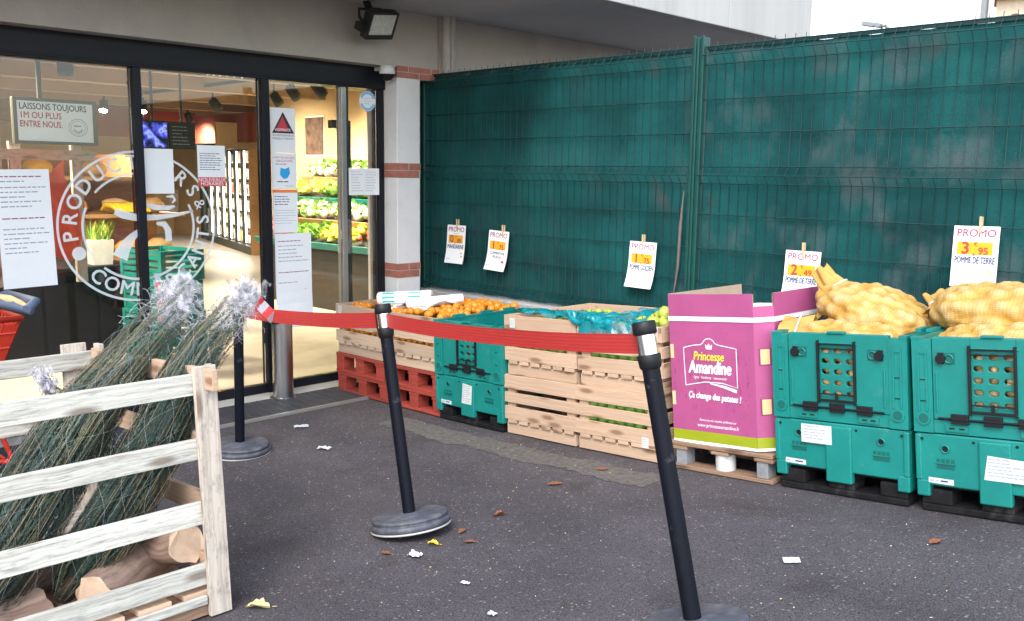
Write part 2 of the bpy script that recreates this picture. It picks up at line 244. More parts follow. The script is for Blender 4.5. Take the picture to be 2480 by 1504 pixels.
# ------------------------------------------------------------------ mesh builder
_txt={}
def text_geo(s,bold=0.,shear=0.,align='CENTER',space=1.):
    k=(s,bold,shear,align,space)
    if k in _txt: return _txt[k]
    cu=bpy.data.curves.new('lettering','FONT'); cu.body=s; cu.size=1; cu.align_x=align; cu.align_y='CENTER'; cu.offset=bold; cu.shear=shear; cu.space_character=space; cu.resolution_u=3
    o=bpy.data.objects.new('lettering',cu); col.objects.link(o)
    bpy.context.view_layer.update()
    me=bpy.data.meshes.new_from_object(o.evaluated_get(bpy.context.evaluated_depsgraph_get()))
    vs=[v.co.copy() for v in me.vertices]; fs=[tuple(p.vertices) for p in me.polygons]
    bpy.data.objects.remove(o); bpy.data.curves.remove(cu); bpy.data.meshes.remove(me)
    _txt[k]=(vs,fs); return vs,fs
class MB:
    def __init__(s): s.v=[];s.f=[];s.fm=[];s.ms=[];s.sm=[];s.uv=[];s.tone=[];s.T=Matrix.Identity(4);s.press=None
    def mi(s,m):
        if m not in s.ms: s.ms.append(m)
        return s.ms.index(m)
    def add(s,vs,fs,m,smooth=False,uvs=None,tone=None):
        o=len(s.v); s.v+=[s.T@Vector(v) for v in vs]; k=s.mi(m); t=rnd.random() if tone is None else tone
        for i,f in enumerate(fs):
            s.f.append([a+o for a in f]); s.fm.append(k); s.sm.append(smooth); s.tone.append(t)
            s.uv.append(uvs[i] if uvs else [(0,0)]*len(f))
    def box(s,lo,hi,m,rot=None,tone=None):
        lo=Vector(lo);hi=Vector(hi); c=(lo+hi)/2; h=(hi-lo)/2; d=[abs(a) for a in h]
        vs=[Vector((x*h.x,y*h.y,z*h.z)) for x in(-1,1) for y in(-1,1) for z in(-1,1)]
        fs=[(0,1,3,2),(4,6,7,5),(0,4,5,1),(2,3,7,6),(0,2,6,4),(1,5,7,3)]
        ax=d.index(max(d)); ou,ov=rnd.uniform(0,50),rnd.uniform(0,50); uvs=[]
        for fi,f in enumerate(fs):
            nax=(0,0,1,1,2,2)[fi]; r=[a for a in range(3) if a!=nax]
            ua=ax if ax in r else r[0]; va=[a for a in r if a!=ua][0]
            uvs.append([(vs[i][ua]+ou,vs[i][va]+ov+.37*nax) for i in f])
        if rot is not None: vs=[rot@v for v in vs]
        s.add([v+c for v in vs],fs,m,False,uvs,tone)
    def cyl(s,p0,p1,r0,m,r1=None,n=16,caps=True,smooth=True):
        s.tube([p0,p1],[r0,r0 if r1 is None else r1],m,n,caps,smooth)
    def tube(s,pts,r,m,n=8,caps=True,smooth=True):
        pts=[Vector(p) for p in pts]; k=len(pts)
        if not hasattr(r,'__len__'): r=[r]*k
        vs=[];fs=[];prev=None
        for i,p in enumerate(pts):
            t=(pts[min(i+1,k-1)]-pts[max(i-1,0)])
            t=t.normalized() if t.length>1e-9 else Vector((0,0,1))
            if prev is None: a=t.orthogonal().normalized()
            else:
                a=prev-t*prev.dot(t); a=a.normalized() if a.length>1e-6 else t.orthogonal().normalized()
            prev=a; b=t.cross(a)
            for j in range(n):
                q=2*math.pi*j/n; vs.append(p+(a*math.cos(q)+b*math.sin(q))*r[i])
        for i in range(k-1):
            for j in range(n): fs.append((i*n+j,i*n+(j+1)%n,(i+1)*n+(j+1)%n,(i+1)*n+j))
        s.add(vs,fs,m,smooth)
        if caps:
            s.add(vs[:n],[tuple(range(n))[::-1]],m); s.add(vs[-n:],[tuple(range(n))],m)
    def lathe(s,prof,m,n=32,smooth=True,o=(0,0,0)):
        vs=[];fs=[];o=Vector(o)
        for (r,z) in prof:
            for j in range(n):
                q=2*math.pi*j/n; vs.append(o+Vector((r*math.cos(q),r*math.sin(q),z)))
        for i in range(len(prof)-1):
            for j in range(n): fs.append((i*n+j,i*n+(j+1)%n,(i+1)*n+(j+1)%n,(i+1)*n+j))
        s.add(vs,fs,m,smooth)
        if prof[0][0]>1e-5: s.add(vs[:n],[tuple(range(n))[::-1]],m)
        if prof[-1][0]>1e-5: s.add(vs[-n:],[tuple(range(n))],m)
    def ball(s,c,r,m,nu=12,nv=8,wob=0.,seed=0.):
        c=Vector(c); r=Vector((r,r,r)) if not hasattr(r,'__len__') else Vector(r)
        vs=[];fs=[]
        for i in range(nv+1):
            th=math.pi*i/nv
            for j in range(nu):
                q=2*math.pi*j/nu; d=Vector((math.sin(th)*math.cos(q),math.sin(th)*math.sin(q),math.cos(th)))
                k=1+wob*noise.noise(d*1.6+Vector((seed,seed*1.7,0))) if wob else 1
                vs.append(c+Vector((d.x*r.x,d.y*r.y,d.z*r.z))*k)
        for i in range(nv):
            for j in range(nu): fs.append((i*nu+j,(i+1)*nu+j,(i+1)*nu+(j+1)%nu,i*nu+(j+1)%nu))
        s.add(vs,fs,m,True)
    def prism(s,pts,z0,z1,m,M=None):
        n=len(pts); M=M or Matrix.Identity(4)
        vs=[M@Vector((x,y,z0)) for x,y in pts]+[M@Vector((x,y,z1)) for x,y in pts]
        fs=[tuple(range(n))[::-1],tuple(range(n,2*n))]+[(i,(i+1)%n,n+(i+1)%n,n+i) for i in range(n)]
        s.add(vs,fs,m)
    def grid(s,fn,nu,nv,m,smooth=True,thick=0.):
        vs=[Vector(fn(i/nu,j/nv)) for j in range(nv+1) for i in range(nu+1)]
        fs=[(j*(nu+1)+i,j*(nu+1)+i+1,(j+1)*(nu+1)+i+1,(j+1)*(nu+1)+i) for j in range(nv) for i in range(nu)]
        uvs=[[((a%(nu+1))/nu,(a//(nu+1))/nv) for a in f] for f in fs]
        s.add(vs,fs,m,smooth,uvs)
    def text(s,t,size,M,m,bold=0.,shear=0.,align='CENTER',wx=1.,space=1.,maxw=None,wt=0.):
        vs,fs=text_geo(t,bold,shear,align,space)
        if not vs: return
        if wt:
            for k,(dx,dy) in enumerate(((1,0),(-1,0),(0,1),(0,-1))):
                s.text(t,size,M@Matrix.Translation((dx*wt*size,dy*wt*size,.00012*(k+1))) if isinstance(M,Matrix) else M.shift(dx*wt*size,dy*wt*size,.00012*(k+1)),m,0,shear,align,wx,space,maxw)
        if maxw:
            wdt=(max(v.x for v in vs)-min(v.x for v in vs))*size
            if wdt>maxw: wx=maxw/wdt
        s.add([M@Vector((v.x*size*wx,v.y*size,0)) for v in vs],fs,m)
    def build(s,name,parent=None,loc=None,bevel=0.,rot=None):
        me=bpy.data.meshes.new(name); me.from_pydata([tuple(v) for v in s.v],[],s.f); me.update()
        for m in s.ms: me.materials.append(MATS[m])
        me.polygons.foreach_set('material_index',s.fm); me.polygons.foreach_set('use_smooth',s.sm)
        ul=me.uv_layers.new(name='UVMap'); fl=[]
        for u in s.uv:
            for a in u: fl+=[a[0],a[1]]
        ul.data.foreach_set('uv',fl)
        at=me.attributes.new('tone','FLOAT','FACE'); at.data.foreach_set('value',s.tone)
        if s.press:
            a2=me.attributes.new('press','FLOAT','POINT'); a2.data.foreach_set('value',s.press+[0.]*(len(s.v)-len(s.press)))
        o=bpy.data.objects.new(name,me); col.objects.link(o)
        if parent: o.parent=parent
        if loc is not None: o.location=loc
        if rot is not None: o.rotation_euler=rot
        if bevel>0:
            b=o.modifiers.new('bevel','BEVEL'); b.width=bevel; b.segments=2; b.limit_method='ANGLE'; b.angle_limit=R(40)
        return o
def tag(o,label=None,cat=None,group=None,kind=None):
    if label: o['label']=label
    if cat: o['category']=cat
    if group: o['group']=group
    if kind: o['kind']=kind
    return o
def empty(name,label,cat,loc=(0,0,0),rot=(0,0,0),group=None):
    o=bpy.data.objects.new(name,None); col.objects.link(o); o.location=loc; o.rotation_euler=rot; o.empty_display_size=.1
    return tag(o,label,cat,group)
def copy_tree(o,parent=None):
    c=o.copy(); col.objects.link(c)
    if parent: c.parent=parent
    for ch in list(o.children): copy_tree(ch,c)
    return c
# frames for drawing on upright faces: x along the sheet, y up, z out of it
def face_px(x,y,z):   # sheet facing +x (seen from +x, right is +y)
    return Matrix(((0,0,1,x),(1,0,0,y),(0,1,0,z),(0,0,0,1)))
def face_ny(x,y,z):   # sheet facing -y (seen from -y, right is +x)
    return Matrix(((1,0,0,x),(0,0,-1,y),(0,1,0,z),(0,0,0,1)))
def rect(mb,M,x0,y0,x1,y1,z,m):
    mb.add([M@Vector((x0,y0,z)),M@Vector((x1,y0,z)),M@Vector((x1,y1,z)),M@Vector((x0,y1,z))],[(0,1,2,3)],m)
def scribble(mb,M,x0,x1,y,h,m,z,rr,fill=.85):
    """a line of print too small to read: short word strokes"""
    x=x0
    end=x0+(x1-x0)*rr.uniform(fill*.7,1)
    while x<end:
        wd=rr.uniform(1.2,4.)*h; rect(mb,M,x,y-h*.3,min(x+wd,x1),y+h*.3,z,m); x+=wd+h*.6
def stroke(mb,M,pts,wd,z,m):
    n=len(pts); vs=[];fs=[]
    for i,(x,y) in enumerate(pts):
        a=pts[max(0,i-1)];b=pts[min(n-1,i+1)]; dx,dy=b[0]-a[0],b[1]-a[1]; L=math.hypot(dx,dy) or 1
        w_=wd[i] if hasattr(wd,'__len__') else wd
        vs+=[M@Vector((x-dy/L*w_/2,y+dx/L*w_/2,z)),M@Vector((x+dy/L*w_/2,y-dx/L*w_/2,z))]
    for i in range(n-1): fs.append((2*i+1,2*i+3,2*i+2,2*i))
    mb.add(vs,fs,m)
def arc(cx,cy,rx,ry,a0,a1,n=40): return [(cx+rx*math.cos(R(a0+(a1-a0)*i/n)),cy+ry*math.sin(R(a0+(a1-a0)*i/n))) for i in range(n+1)]

# ------------------------------------------------------------------ ground
mb=MB()
xs=[-60,-30,-12,-4,-1,-.2]+[i*.1 for i in range(0,101)]+[12,16,24,40,70]; ys=[-60,-30,-15,-10,-8,-6,-5,-4,-3,-2,-1,0,1,3,6,12,25,60,120]
vs=[(x,y,g(x)-.004) for y in ys for x in xs]; nx=len(xs)
mb.add(vs,[(j*nx+i,j*nx+i+1,(j+1)*nx+i+1,(j+1)*nx+i) for j in range(len(ys)-1) for i in range(nx-1)],'asphalt',True)
tag(mb.build('ground'),kind='structure')
# lighter strip of repaired tarmac along the crates
mb=MB(); top=[];bot=[]
for i in range(133):
    x=1.25+2.1*i/132; jg=lambda k:.035*noise.noise(Vector((x*9,k,0)))+.03*noise.noise(Vector((x*32,k,3))); top.append((x,-1.16+.04*noise.noise(Vector((x*4,0,0)))+jg(1))); bot.append((x,-1.38+.05*noise.noise(Vector((x*3,7,0)))+jg(5)))
vs=[(x,y,g(x)-.0015) for x,y in top]+[(x,y,g(x)-.0015) for x,y in bot]
mb.add(vs,[(133+i,134+i,1+i,i) for i in range(132)],'patch'); tag(mb.build('path_patch'),kind='structure')

# ------------------------------------------------------------------ shop building
BX=.188; SOF=2.819; FX=1.53; FY=3.13
bld=empty('shop_building','rendered shop building with overhanging upper floor above the glass doors','building',(0,0,0))
mb=MB(); mb.box((-.25,-9,2.40),(BX,-.05,SOF),'plaster'); mb.box((-.25,-.05,0),(.004,6,2.40),'plaster'); mb.box((-.25,-.0495,2.4005),(BX-.004,6,SOF),'plaster'); mb.build('facade_wall',bld)
mb=MB(); mb.box((-.2,-.367,0),(BX,-.139,2.398),'pillar_paint'); mb.box((-.2,-.1385,0),(.0,-.051,2.398),'pillar_paint')
pil=mb.build('pillar',bld,bevel=.006)
def band(z0,z1,y0,y1,parent):
    mb=MB(); mb.box((-.05,y0-.001,z0),(BX+.001,y1,z1),'mortar'); rr=random.Random(int(z0*100))
    h=(z1-z0-.012)/2
    for k in range(2):
        za=z0+.004+k*(h+.006); y=y0-.0035
        first=True
        while y<y1-.01:
            L=.11 if (first and k) else .215; first=False
            ye=min(y+L,y1); mb.box((-.04,y,za),(BX+.006,ye,za+h),'brick'); y=ye+.012
    mb.build('brick_band',parent)
band(.785,.90,-.367,-.139,pil); band(1.565,1.68,-.367,-.139,pil); band(2.322,2.414,-.367,.06,pil)
mb=MB(); mb.box((BX+.001,-9,SOF),(FX-.001,FY-.001,SOF+.16),'soffit'); mb.build('soffit',bld)
mb=MB()
for i in range(12):
    y0=FY-1.25*(i+1); mb.box((FX,y0+.004,SOF-.012),(FX+.14,y0+1.25,SOF+1.4),'fascia_paint')
mb.box((BX,FY,SOF-.012),(FX+.14,FY+.14,SOF+1.4),'fascia_paint'); mb.build('fascia',bld,bevel=.006)
mb=MB(); mb.box((-17,-10,3.05),(FX-.002,FY-.002,3.2),'ceiling_paint'); mb.box((-17,FY,3.05),(.18,6.1,3.2),'ceiling_paint'); mb.build('roof_slab',bld)
mb=MB(); mb.box((-17.2,-10,0),(-17,6.1,3.05),'wall_ochre'); mb.box((-17,5.9,0),(-.25,6.1,3.05),'wall_ochre'); mb.box((-17,-10,0),(-.25,-9.8,3.05),'wall_ochre')
mb.box((-6.3,2.35,0),(-.26,2.5,3.05),'wall_ochre'); mb.box((-.24,-10,0),(.0,-6.6,2.4),'plaster'); mb.build('interior_wall',bld)
mb=MB(); mb.box((-17,-9.8,2.72),(-.3,5.9,2.8),'ceiling_paint')
for k in range(9): mb.box((-1.6-1.7*k,-9.8,2.56),(-1.4-1.7*k,5.9,2.719),'ceiling_paint')
mb.build('interior_ceiling',bld)
mb=MB(); 
for i in range(34):
    for j in range(12): mb.box((-.06-.5*(i+1)+.002,-6.6+.9*j,-.01),(-.06-.5*i,-6.6+.9*(j+1)-.002,.004),'floor_tile')
mb.box((-17,-10,-.02),(.0,9,.001),'mortar')
tag(mb.build('floor'),kind='structure')

# glazed front
sf=empty('glass_entrance','dark framed sliding glass shop entrance with black header','entrance',(0,0,0))
mb=MB(); mb.box((-.12,-6.6,2.236),(.05,-.372,2.44),'black_metal'); mb.box((.05,-6.6,2.25),(.056,-.38,2.262),'black_plastic'); mb.build('header',sf,bevel=.004)
def mull(y0,y1,m='black_metal',x0=-.04,x1=.045,z1=2.236,par=sf):
    mb=MB(); mb.box((x0,y0,.0),(x1,y1,z1),m); return mb.build('mullion',par,bevel=.003)
mull(-2.335,-2.283); mull(-1.437,-1.378); mull(-.425,-.371,x0=-.06,x1=.03); mull(-.76,-.715,'alu',-.05,.02); mull(-3.62,-3.56)
mb=MB(); mb.box((-.06,-.70,0),(-.03,-.662,2.236),'dark_seal'); mb.build('door_seal',sf)
mb=MB(); mb.box((-.22,-.62,.0),(-.16,-.55,1.95),'dark_seal'); mb.box((-.22,-.72,1.94),(-.16,-.55,2.0),'dark_seal'); mb.build('door_guard_post',sf)
for y0,y1 in ((-6.6,-3.622),(-3.558,-2.337),(-2.281,-1.439),(-1.376,-.762),(-.713,-.427)):
    mb=MB(); mb.box((-.003,y0,.075),(.003,y1,2.234),'pane_glass'); p=mb.build('pane',sf)
    mb=MB(); mb.box((-.03,y0,.006),(.03,y1,.073),'black_metal'); mb.build('bottom_rail',sf,bevel=.003)
mb=MB(); mb.box((.032,-6.6,.0),(.20,-.372,.012),'sill_pale'); mb.build('threshold',sf)
mb=MB(); mb.box((.21,-3.9,.0),(.62,-.4,.006),'dark_seal')
for i in range(14): mb.box((.225+i*.028,-3.88,.0062),(.235+i*.028,-.42,.017),'grate')
for j in range(44): mb.box((.212,-3.88+j*.08,.0063),(.618,-3.868+j*.08,.015),'grate')
mb.box((.62,-3.9,.0),(.645,-.4,.018),'alu')
tag(mb.build('drain_grating'),'metal grating with pale edge in the paving at the shop doorstep','grating')

# logo on the glass
LX,LY,LZ,RX,RY=.0075,-2.313,1.24,.515,.482
mb=MB(); M=face_px(LX,LY,LZ)
def ell(rx,ry,a0,a1,wd): stroke(mb,M,[(RX*rx*math.cos(R(a0+(a1-a0)*i/80)),RY*ry*math.sin(R(a0+(a1-a0)*i/80))) for i in range(81)],wd,0,'decal_white')
ell(.985,.985,0,360,.015)
ell(.70,.70,95,140,.014); ell(.70,.70,158,214,.014); ell(.70,.70,228,384,.016)
def arc_text(s,a0,a1,rad,size,outward):
    n=len(s)
    for i,ch in enumerate(s):
        if ch==' ': continue
        a=a0+(a1-a0)*i/(n-1); q=R(a)
        x,y=RX*rad*math.cos(q),RY*rad*math.sin(q)
        rot=q-math.pi/2 if outward else q+math.pi/2
        mb.text(ch,size,M@Matrix.Translation((x,y,0))@Matrix.Rotation(rot,4,'Z'),'decal_white',wt=.018)
arc_text('PRODUCTEURS',187,34,.84,.125,True); arc_text('&',22,22.1,.84,.105,True) if False else None
mb.text('&',.105,M@Matrix.Translation((RX*.84*math.cos(R(20)),RY*.84*math.sin(R(20)),0))@Matrix.Rotation(R(20-90),4,'Z'),'decal_white')
arc_text('COMMERÇANTS',229,365,.84,.125,False)
q=R(203); mb.add([M@Vector((RX*.82*math.cos(q)+.042*math.cos(R(t*15)),RY*.82*math.sin(q)+.042*math.sin(R(t*15)),0)) for t in range(24)],[tuple(range(24))],'decal_white')
def L3(zx,zy): return ((zx-1025)/605*RX,-(zy-545)/560*RY)
stroke(mb,M,[L3(840,425),L3(900,455),L3(1000,478),L3(1150,480),L3(1300,465),L3(1450,435)],[.045,.05,.045,.035,.025,.012],0,'decal_white')
stroke(mb,M,[L3(1000,340),L3(1050,375),L3(1150,405),L3(1250,410),L3(1300,395)],[.01,.03,.035,.03,.012],.0004,'decal_white')
stroke(mb,M,[L3(1235,325),L3(1290,322),L3(1303,350),L3(1280,375)],[.008,.02,.02,.008],0,'decal_white')
stroke(mb,M,[L3(1030,560),L3(960,620),L3(900,690),L3(860,770)],[.02,.05,.08,.1],0,'decal_white')
stroke(mb,M,[L3(1150,525),L3(1210,530),L3(1240,580),L3(1243,660)],[.02,.04,.045,.045],.0004,'decal_white')
tag(mb.build('window_logo'),'round white lettered logo sticker across two panes of the shop window','window sticker')

# notices on the glass
def sheet(name,label,y0,y1,z0,z1,draw=None,x=.009,m='white_paper',curl=.0,tilt=0.,group='paper notices on the shop glass',cat='notice'):
    mb=MB(); wd,h=y1-y0,z1-z0; M=face_px(x,(y0+y1)/2,(z0+z1)/2)@Matrix.Rotation(R(tilt),4,'Z')
    vs=[];N=8
    for k,zo in ((0,.0),(1,.0012)):
        for i in range(N+1):
            t=i/N; c=curl*max(0,(.45-t)/.45)**2 if curl else 0
            vs+=[M@Vector((-wd/2,-h/2+h*t,zo+c)),M@Vector((wd/2,-h/2+h*t,zo+c*.4))]
    o=2*(N+1); fs=[(2*i,2*i+2,2*i+3,2*i+1) for i in range(N)]+[(o+2*i,o+2*i+1,o+2*i+3,o+2*i+2) for i in range(N)]
    fs+=[(2*i,o+2*i,o+2*i+2,2*i+2) for i in range(N)]+[(2*i+1,2*i+3,o+2*i+3,o+2*i+1) for i in range(N)]+[(0,1,o+1,o),(2*N,o+2*N,o+2*N+1,2*N+1)]
    mb.add(vs,fs,m)
    if draw: draw(mb,M@Matrix.Translation((0,0,.0018)),wd,h,random.Random(len(label)))
    o=mb.build(name); tag(o,label,cat,group); return o
def dA(mb,M,w_,h,r):
    for y,c in ((.44,'ink_crimson'),(.4,'ink_grey'),(.35,'ink_grey'),(.31,'ink_grey'),(.27,'ink_grey'),(.23,'ink_grey'),(.19,'ink_grey'),(.09,'ink_crimson'),(.0,'ink_grey'),(-.04,'ink_grey'),(-.08,'ink_grey'),(-.12,'ink_grey'),(-.16,'ink_grey'),(-.2,'ink_grey')):
        scribble(mb,M,-w_*.42,w_*.42,y*h,.011,c,0,r,.6)
sheet('notice','large white notice sheet hung lowest at the left window beside the round logo',-3.145,-2.845,.90,1.595,dA,tilt=1.2)
sheet('notice','plain white sheet covering the top of the round logo',-2.273,-2.078,1.45,1.737)
def dC(mb,M,w_,h,r):
    for i in range(8): scribble(mb,M,-w_*.42,w_*.42,h*(.30-.055*i),.008,'ink_navy',0,r,.8)
    rect(mb,M,-w_/2,-h/2,w_/2,-h*.27,.0,'ink_red'); mb.text('NOUVEAUX',.036,M@Matrix.Translation((0,-h*.335,.0006)),'white_paper'); mb.text('HORAIRES',.036,M@Matrix.Translation((0,-h*.43,.0006)),'white_paper')
sheet('notice','white notice with a red bar along its foot',-1.91,-1.71,1.495,1.77,dC)
def dD(mb,M,w_,h,r):
    mb.add([M@Vector(p) for p in ((-.09,-.02,0),(.09,-.02,0),(0,.13,0))],[(0,1,2)],'ink_black')
    mb.add([M@Vector(p) for p in ((-.065,-.008,.0006),(.05,-.008,.0006),(-.004,.1,.0006))],[(0,1,2)],'ink_red')
    mb.text('VIGIPIRATE',.026,M@Matrix.Translation((-.005,.003,.0012)),'white_paper',bold=.01)
    mb.text('SÉCURITÉ RENFORCÉE',.02,M@Matrix.Translation((0,-.036,0)),'ink_navy',maxw=.17); mb.text('RISQUE ATTENTAT',.02,M@Matrix.Translation((0,-.058,0)),'ink_navy',maxw=.17)
sheet('notice','white notice with a red and black triangle, topmost of the column on the door',-1.356,-1.152,1.735,2.05,dD)
def dE(mb,M,w_,h,r):
    mb.text('PORT DU MASQUE',.022,M@Matrix.Translation((0,.095,0)),'ink_red',maxw=.17); mb.text('OBLIGATOIRE',.022,M@Matrix.Translation((0,.072,0)),'ink_red',maxw=.14); scribble(mb,M,-.07,.07,.05,.007,'ink_navy',0,r)
    pts=[(-.035,.03),(.0,.02),(.035,.035),(.043,-.01),(.02,-.045),(-.012,-.05),(-.04,-.02)]
    mb.add([M@Vector((x+.004,y-.005,0)) for x,y in pts],[tuple(range(len(pts)))],'mask_blue')
    scribble(mb,M,-.06,.06,-.075,.012,'ink_navy',0,r); scribble(mb,M,.0,.08,-.105,.006,'ink_grey',0,r)
sheet('notice','white notice picturing a blue face mask on the glass door',-1.354,-1.150,1.478,1.732,dE)
def dF(mb,M,w_,h,r):
    rect(mb,M,-w_/2,h*.43,w_/2,h*.5,0,'ink_orange')
    for i in range(4): scribble(mb,M,-w_*.42,w_*.2,h*(.34-.06*i),.009,'ink_navy',0,r)
    for i in range(6): scribble(mb,M,-w_*.42,w_*.42,h*(.02-.06*i),.005,'ink_grey',0,r)
sheet('notice','white notice with an orange top edge under the face mask notice',-1.352,-1.148,1.165,1.474,dF)
def dG(mb,M,w_,h,r):
    for y,c in ((.42,'ink_crimson'),(.37,'ink_grey'),(.33,'ink_grey'),(.29,'ink_grey'),(.25,'ink_grey'),(.21,'ink_grey'),(.09,'ink_crimson'),(-.02,'ink_grey'),(-.06,'ink_grey'),(-.1,'ink_grey'),(-.14,'ink_grey'),(-.18,'ink_grey')):
        scribble(mb,M,-w_*.42,w_*.42,y*h,.010,c,0,r,.6)
sheet('notice','large white notice curling away at the bottom of the sliding door',-1.345,-1.042,.47,1.158,dG,curl=.05,x=.014)
def dH(mb,M,w_,h,r):
    for i in range(8):
        scribble(mb,M,-w_*.42,-w_*.05,h*(.36-.1*i),.006,'ink_grey',0,r); scribble(mb,M,w_*.05,w_*.42,h*(.36-.1*i),.006,'ink_grey',0,r)
sheet('notice','white landscape sheet on the narrow pane next to the pillar',-.71,-.425,1.432,1.636,dH,x=.032)
mb=MB(); M=face_px(.006,-.51,2.145); n=32
mb.prism([(.075*math.cos(6.2832*i/n),.075*math.sin(6.2832*i/n)) for i in range(n)],0,.001,'white_paper',M)
stroke(mb,M,arc(0,0,.062,.062,20,160,20),.02,.0016,'sticker_blue'); stroke(mb,M,arc(0,0,.062,.062,200,340,20),.02,.0016,'sticker_blue')
for k in range(3): scribble(mb,M,-.03,.03,.02-.02*k,.007,'sticker_blue',.0016,rnd)
tag(mb.build('round_sticker'),'round pale blue and white sticker high on the narrow pane','sticker')

# things on the outside wall
dc=empty('dome_camera','small white dome camera at the top of the pillar','camera',(BX,-.46,2.35))
mb=MB(); mb.lathe([(.0,.055),(.055,.05),(.062,.0),(.055,-.012)],'camera_white',24); mb.box((-.13,-.02,.02),(-.0,.02,.045),'camera_white'); mb.build('housing',dc)
mb=MB(); mb.lathe([(.054,-.012),(.048,-.035),(.028,-.055),(.0,-.062)],'black_plastic',24); mb.build('dome',dc)
fl=empty('floodlight','black floodlight with clouded glass fixed under the soffit','floodlight',(BX+.25,-.70,2.64),(R(8),R(30),R(10))); fl.scale=(.88,.88,.88)
mb=MB(); mb.box((-.06,-.15,-.115),(.0,.15,.115),'lamp_black'); 
for i in range(7): mb.box((-.10,-.12+i*.035,-.1),(-.06,-.108+i*.035,.1),'lamp_black')
mb.box((.0,-.15,-.115),(.02,-.128,.115),'lamp_black');mb.box((.0,.128,-.115),(.02,.15,.115),'lamp_black');mb.box((.0,-.128,.095),(.02,.128,.115),'lamp_black');mb.box((.0,-.128,-.115),(.02,.128,-.075),'lamp_black'); mb.build('housing',fl,bevel=.006)
mb=MB(); mb.box((.001,-.128,-.075),(.012,.128,.095),'lamp_glass'); mb.build('lamp_glass',fl)
mb=MB(); mb.tube([(-.03,-.165,0),(-.1,-.165,.03),(-.17,-.12,.06),(-.17,.12,.06),(-.1,.165,.03),(-.03,.165,0)],.012,'lamp_black',6); mb.cyl((-.17,0,.05),(-.26,.02,.1),.03,'lamp_black'); mb.box((-.08,-.21,-.06),(-.01,-.155,.0),'lamp_black'); mb.build('bracket',fl)
dp=MB()
for k,(dx,dy,r) in enumerate(((.05,.085,.035),(.045,.15,.03))): dp.cyl((BX+dx,dy,0),(BX+dx,dy,SOF),r,'downpipe_paint',n=14)
dp.box((BX+.0,.05,.0),(BX+.03,.185,SOF-.002),'downpipe_paint'); tag(dp.build('downpipe'),'grey painted downpipe from the soffit behind the green fence','downpipe')

# ------------------------------------------------------------------ inside the shop
def lamp(px,py,pz,dx,dy,dz,watt,label='black ceiling spotlight shining inside the shop'):
    d=Vector((dx,dy,dz)).normalized(); q=d.to_track_quat('-Z','Y').to_euler()
    o=empty('track_spotlight',label,'spotlight',(px,py,pz),q,'ceiling spotlights in the shop')
    mb=MB(); mb.lathe([(.03,.13),(.055,.12),(.06,0.),(.056,-.04),(.05,-.04),(.05,-.02)],'lamp_black',18); mb.build('housing',o)
    mb=MB(); mb.cyl((0,0,-.022),(0,0,-.028),.049,'bulb',n=18); mb.build('bulb',o)
    mb=MB(); mb.tube([Vector((0,0,.1)),Vector((0,0,.1))+q.to_matrix().inverted()@Vector((0,0,2.69-pz))],.012,'lamp_black',6); mb.build('stem',o)
    L=bpy.data.lights.new('spot_beam','SPOT'); L.energy=watt; L.color=(1,.83,.60); L.spot_size=R(125); L.spot_blend=.8; L.shadow_soft_size=.06
    lo=bpy.data.objects.new('spot_beam',L); col.objects.link(lo); lo.parent=o; lo.location=(0,0,-.05)
lamps=[(-1.7,-2.1,2.35,-.1,.15,-1),(-3.2,-.9,2.35,.0,.5,-1),(-4.0,1.15,2.42,.2,.6,-1),(-2.2,.55,2.4,.1,.9,-1),(-3.0,.75,2.42,-.1,.9,-1),(-5.2,1.0,2.4,0,.9,-1),(-6.5,.6,2.4,.45,-.25,-.75),(-6.8,.2,2.4,.5,-.3,-.75),(-8.4,2.2,2.4,-.3,.6,-1),(-9.5,1.4,2.4,-.3,.8,-1),(-5.0,-3.2,2.4,.2,.2,-1),(-1.3,.9,2.4,.1,.7,-1),(-12.,3.2,2.4,-.2,.5,-1),(-1.2,-4.2,2.4,.1,.3,-1),(-1.0,-3.3,2.4,.1,.5,-1)]
lab=['nearest the round logo','over the shop aisle','above the picture','over the near end of the vegetables','over the middle of the vegetables','over the far end of the vegetables','glaring towards the doors beside the screen','glaring towards the doors left of its pair','in front of the chilled cabinet','above the chilled cabinet corner','deep behind the hanging board','over the pane beside the pillar','deepest at the back of the shop','behind the large left notice','added to brighten the red cloth']  # the last lamp is added only to light up the red cloth
for p,t in zip(lamps,lab): lamp(*p,120,'black ceiling spotlight '+t)
mb=MB()
mb.box((-6.5,.62,2.60),(-.6,.66,2.64),'lamp_black'); tag(mb.build('light_track'),'long black lighting track on the shop ceiling above the vegetables','light track')
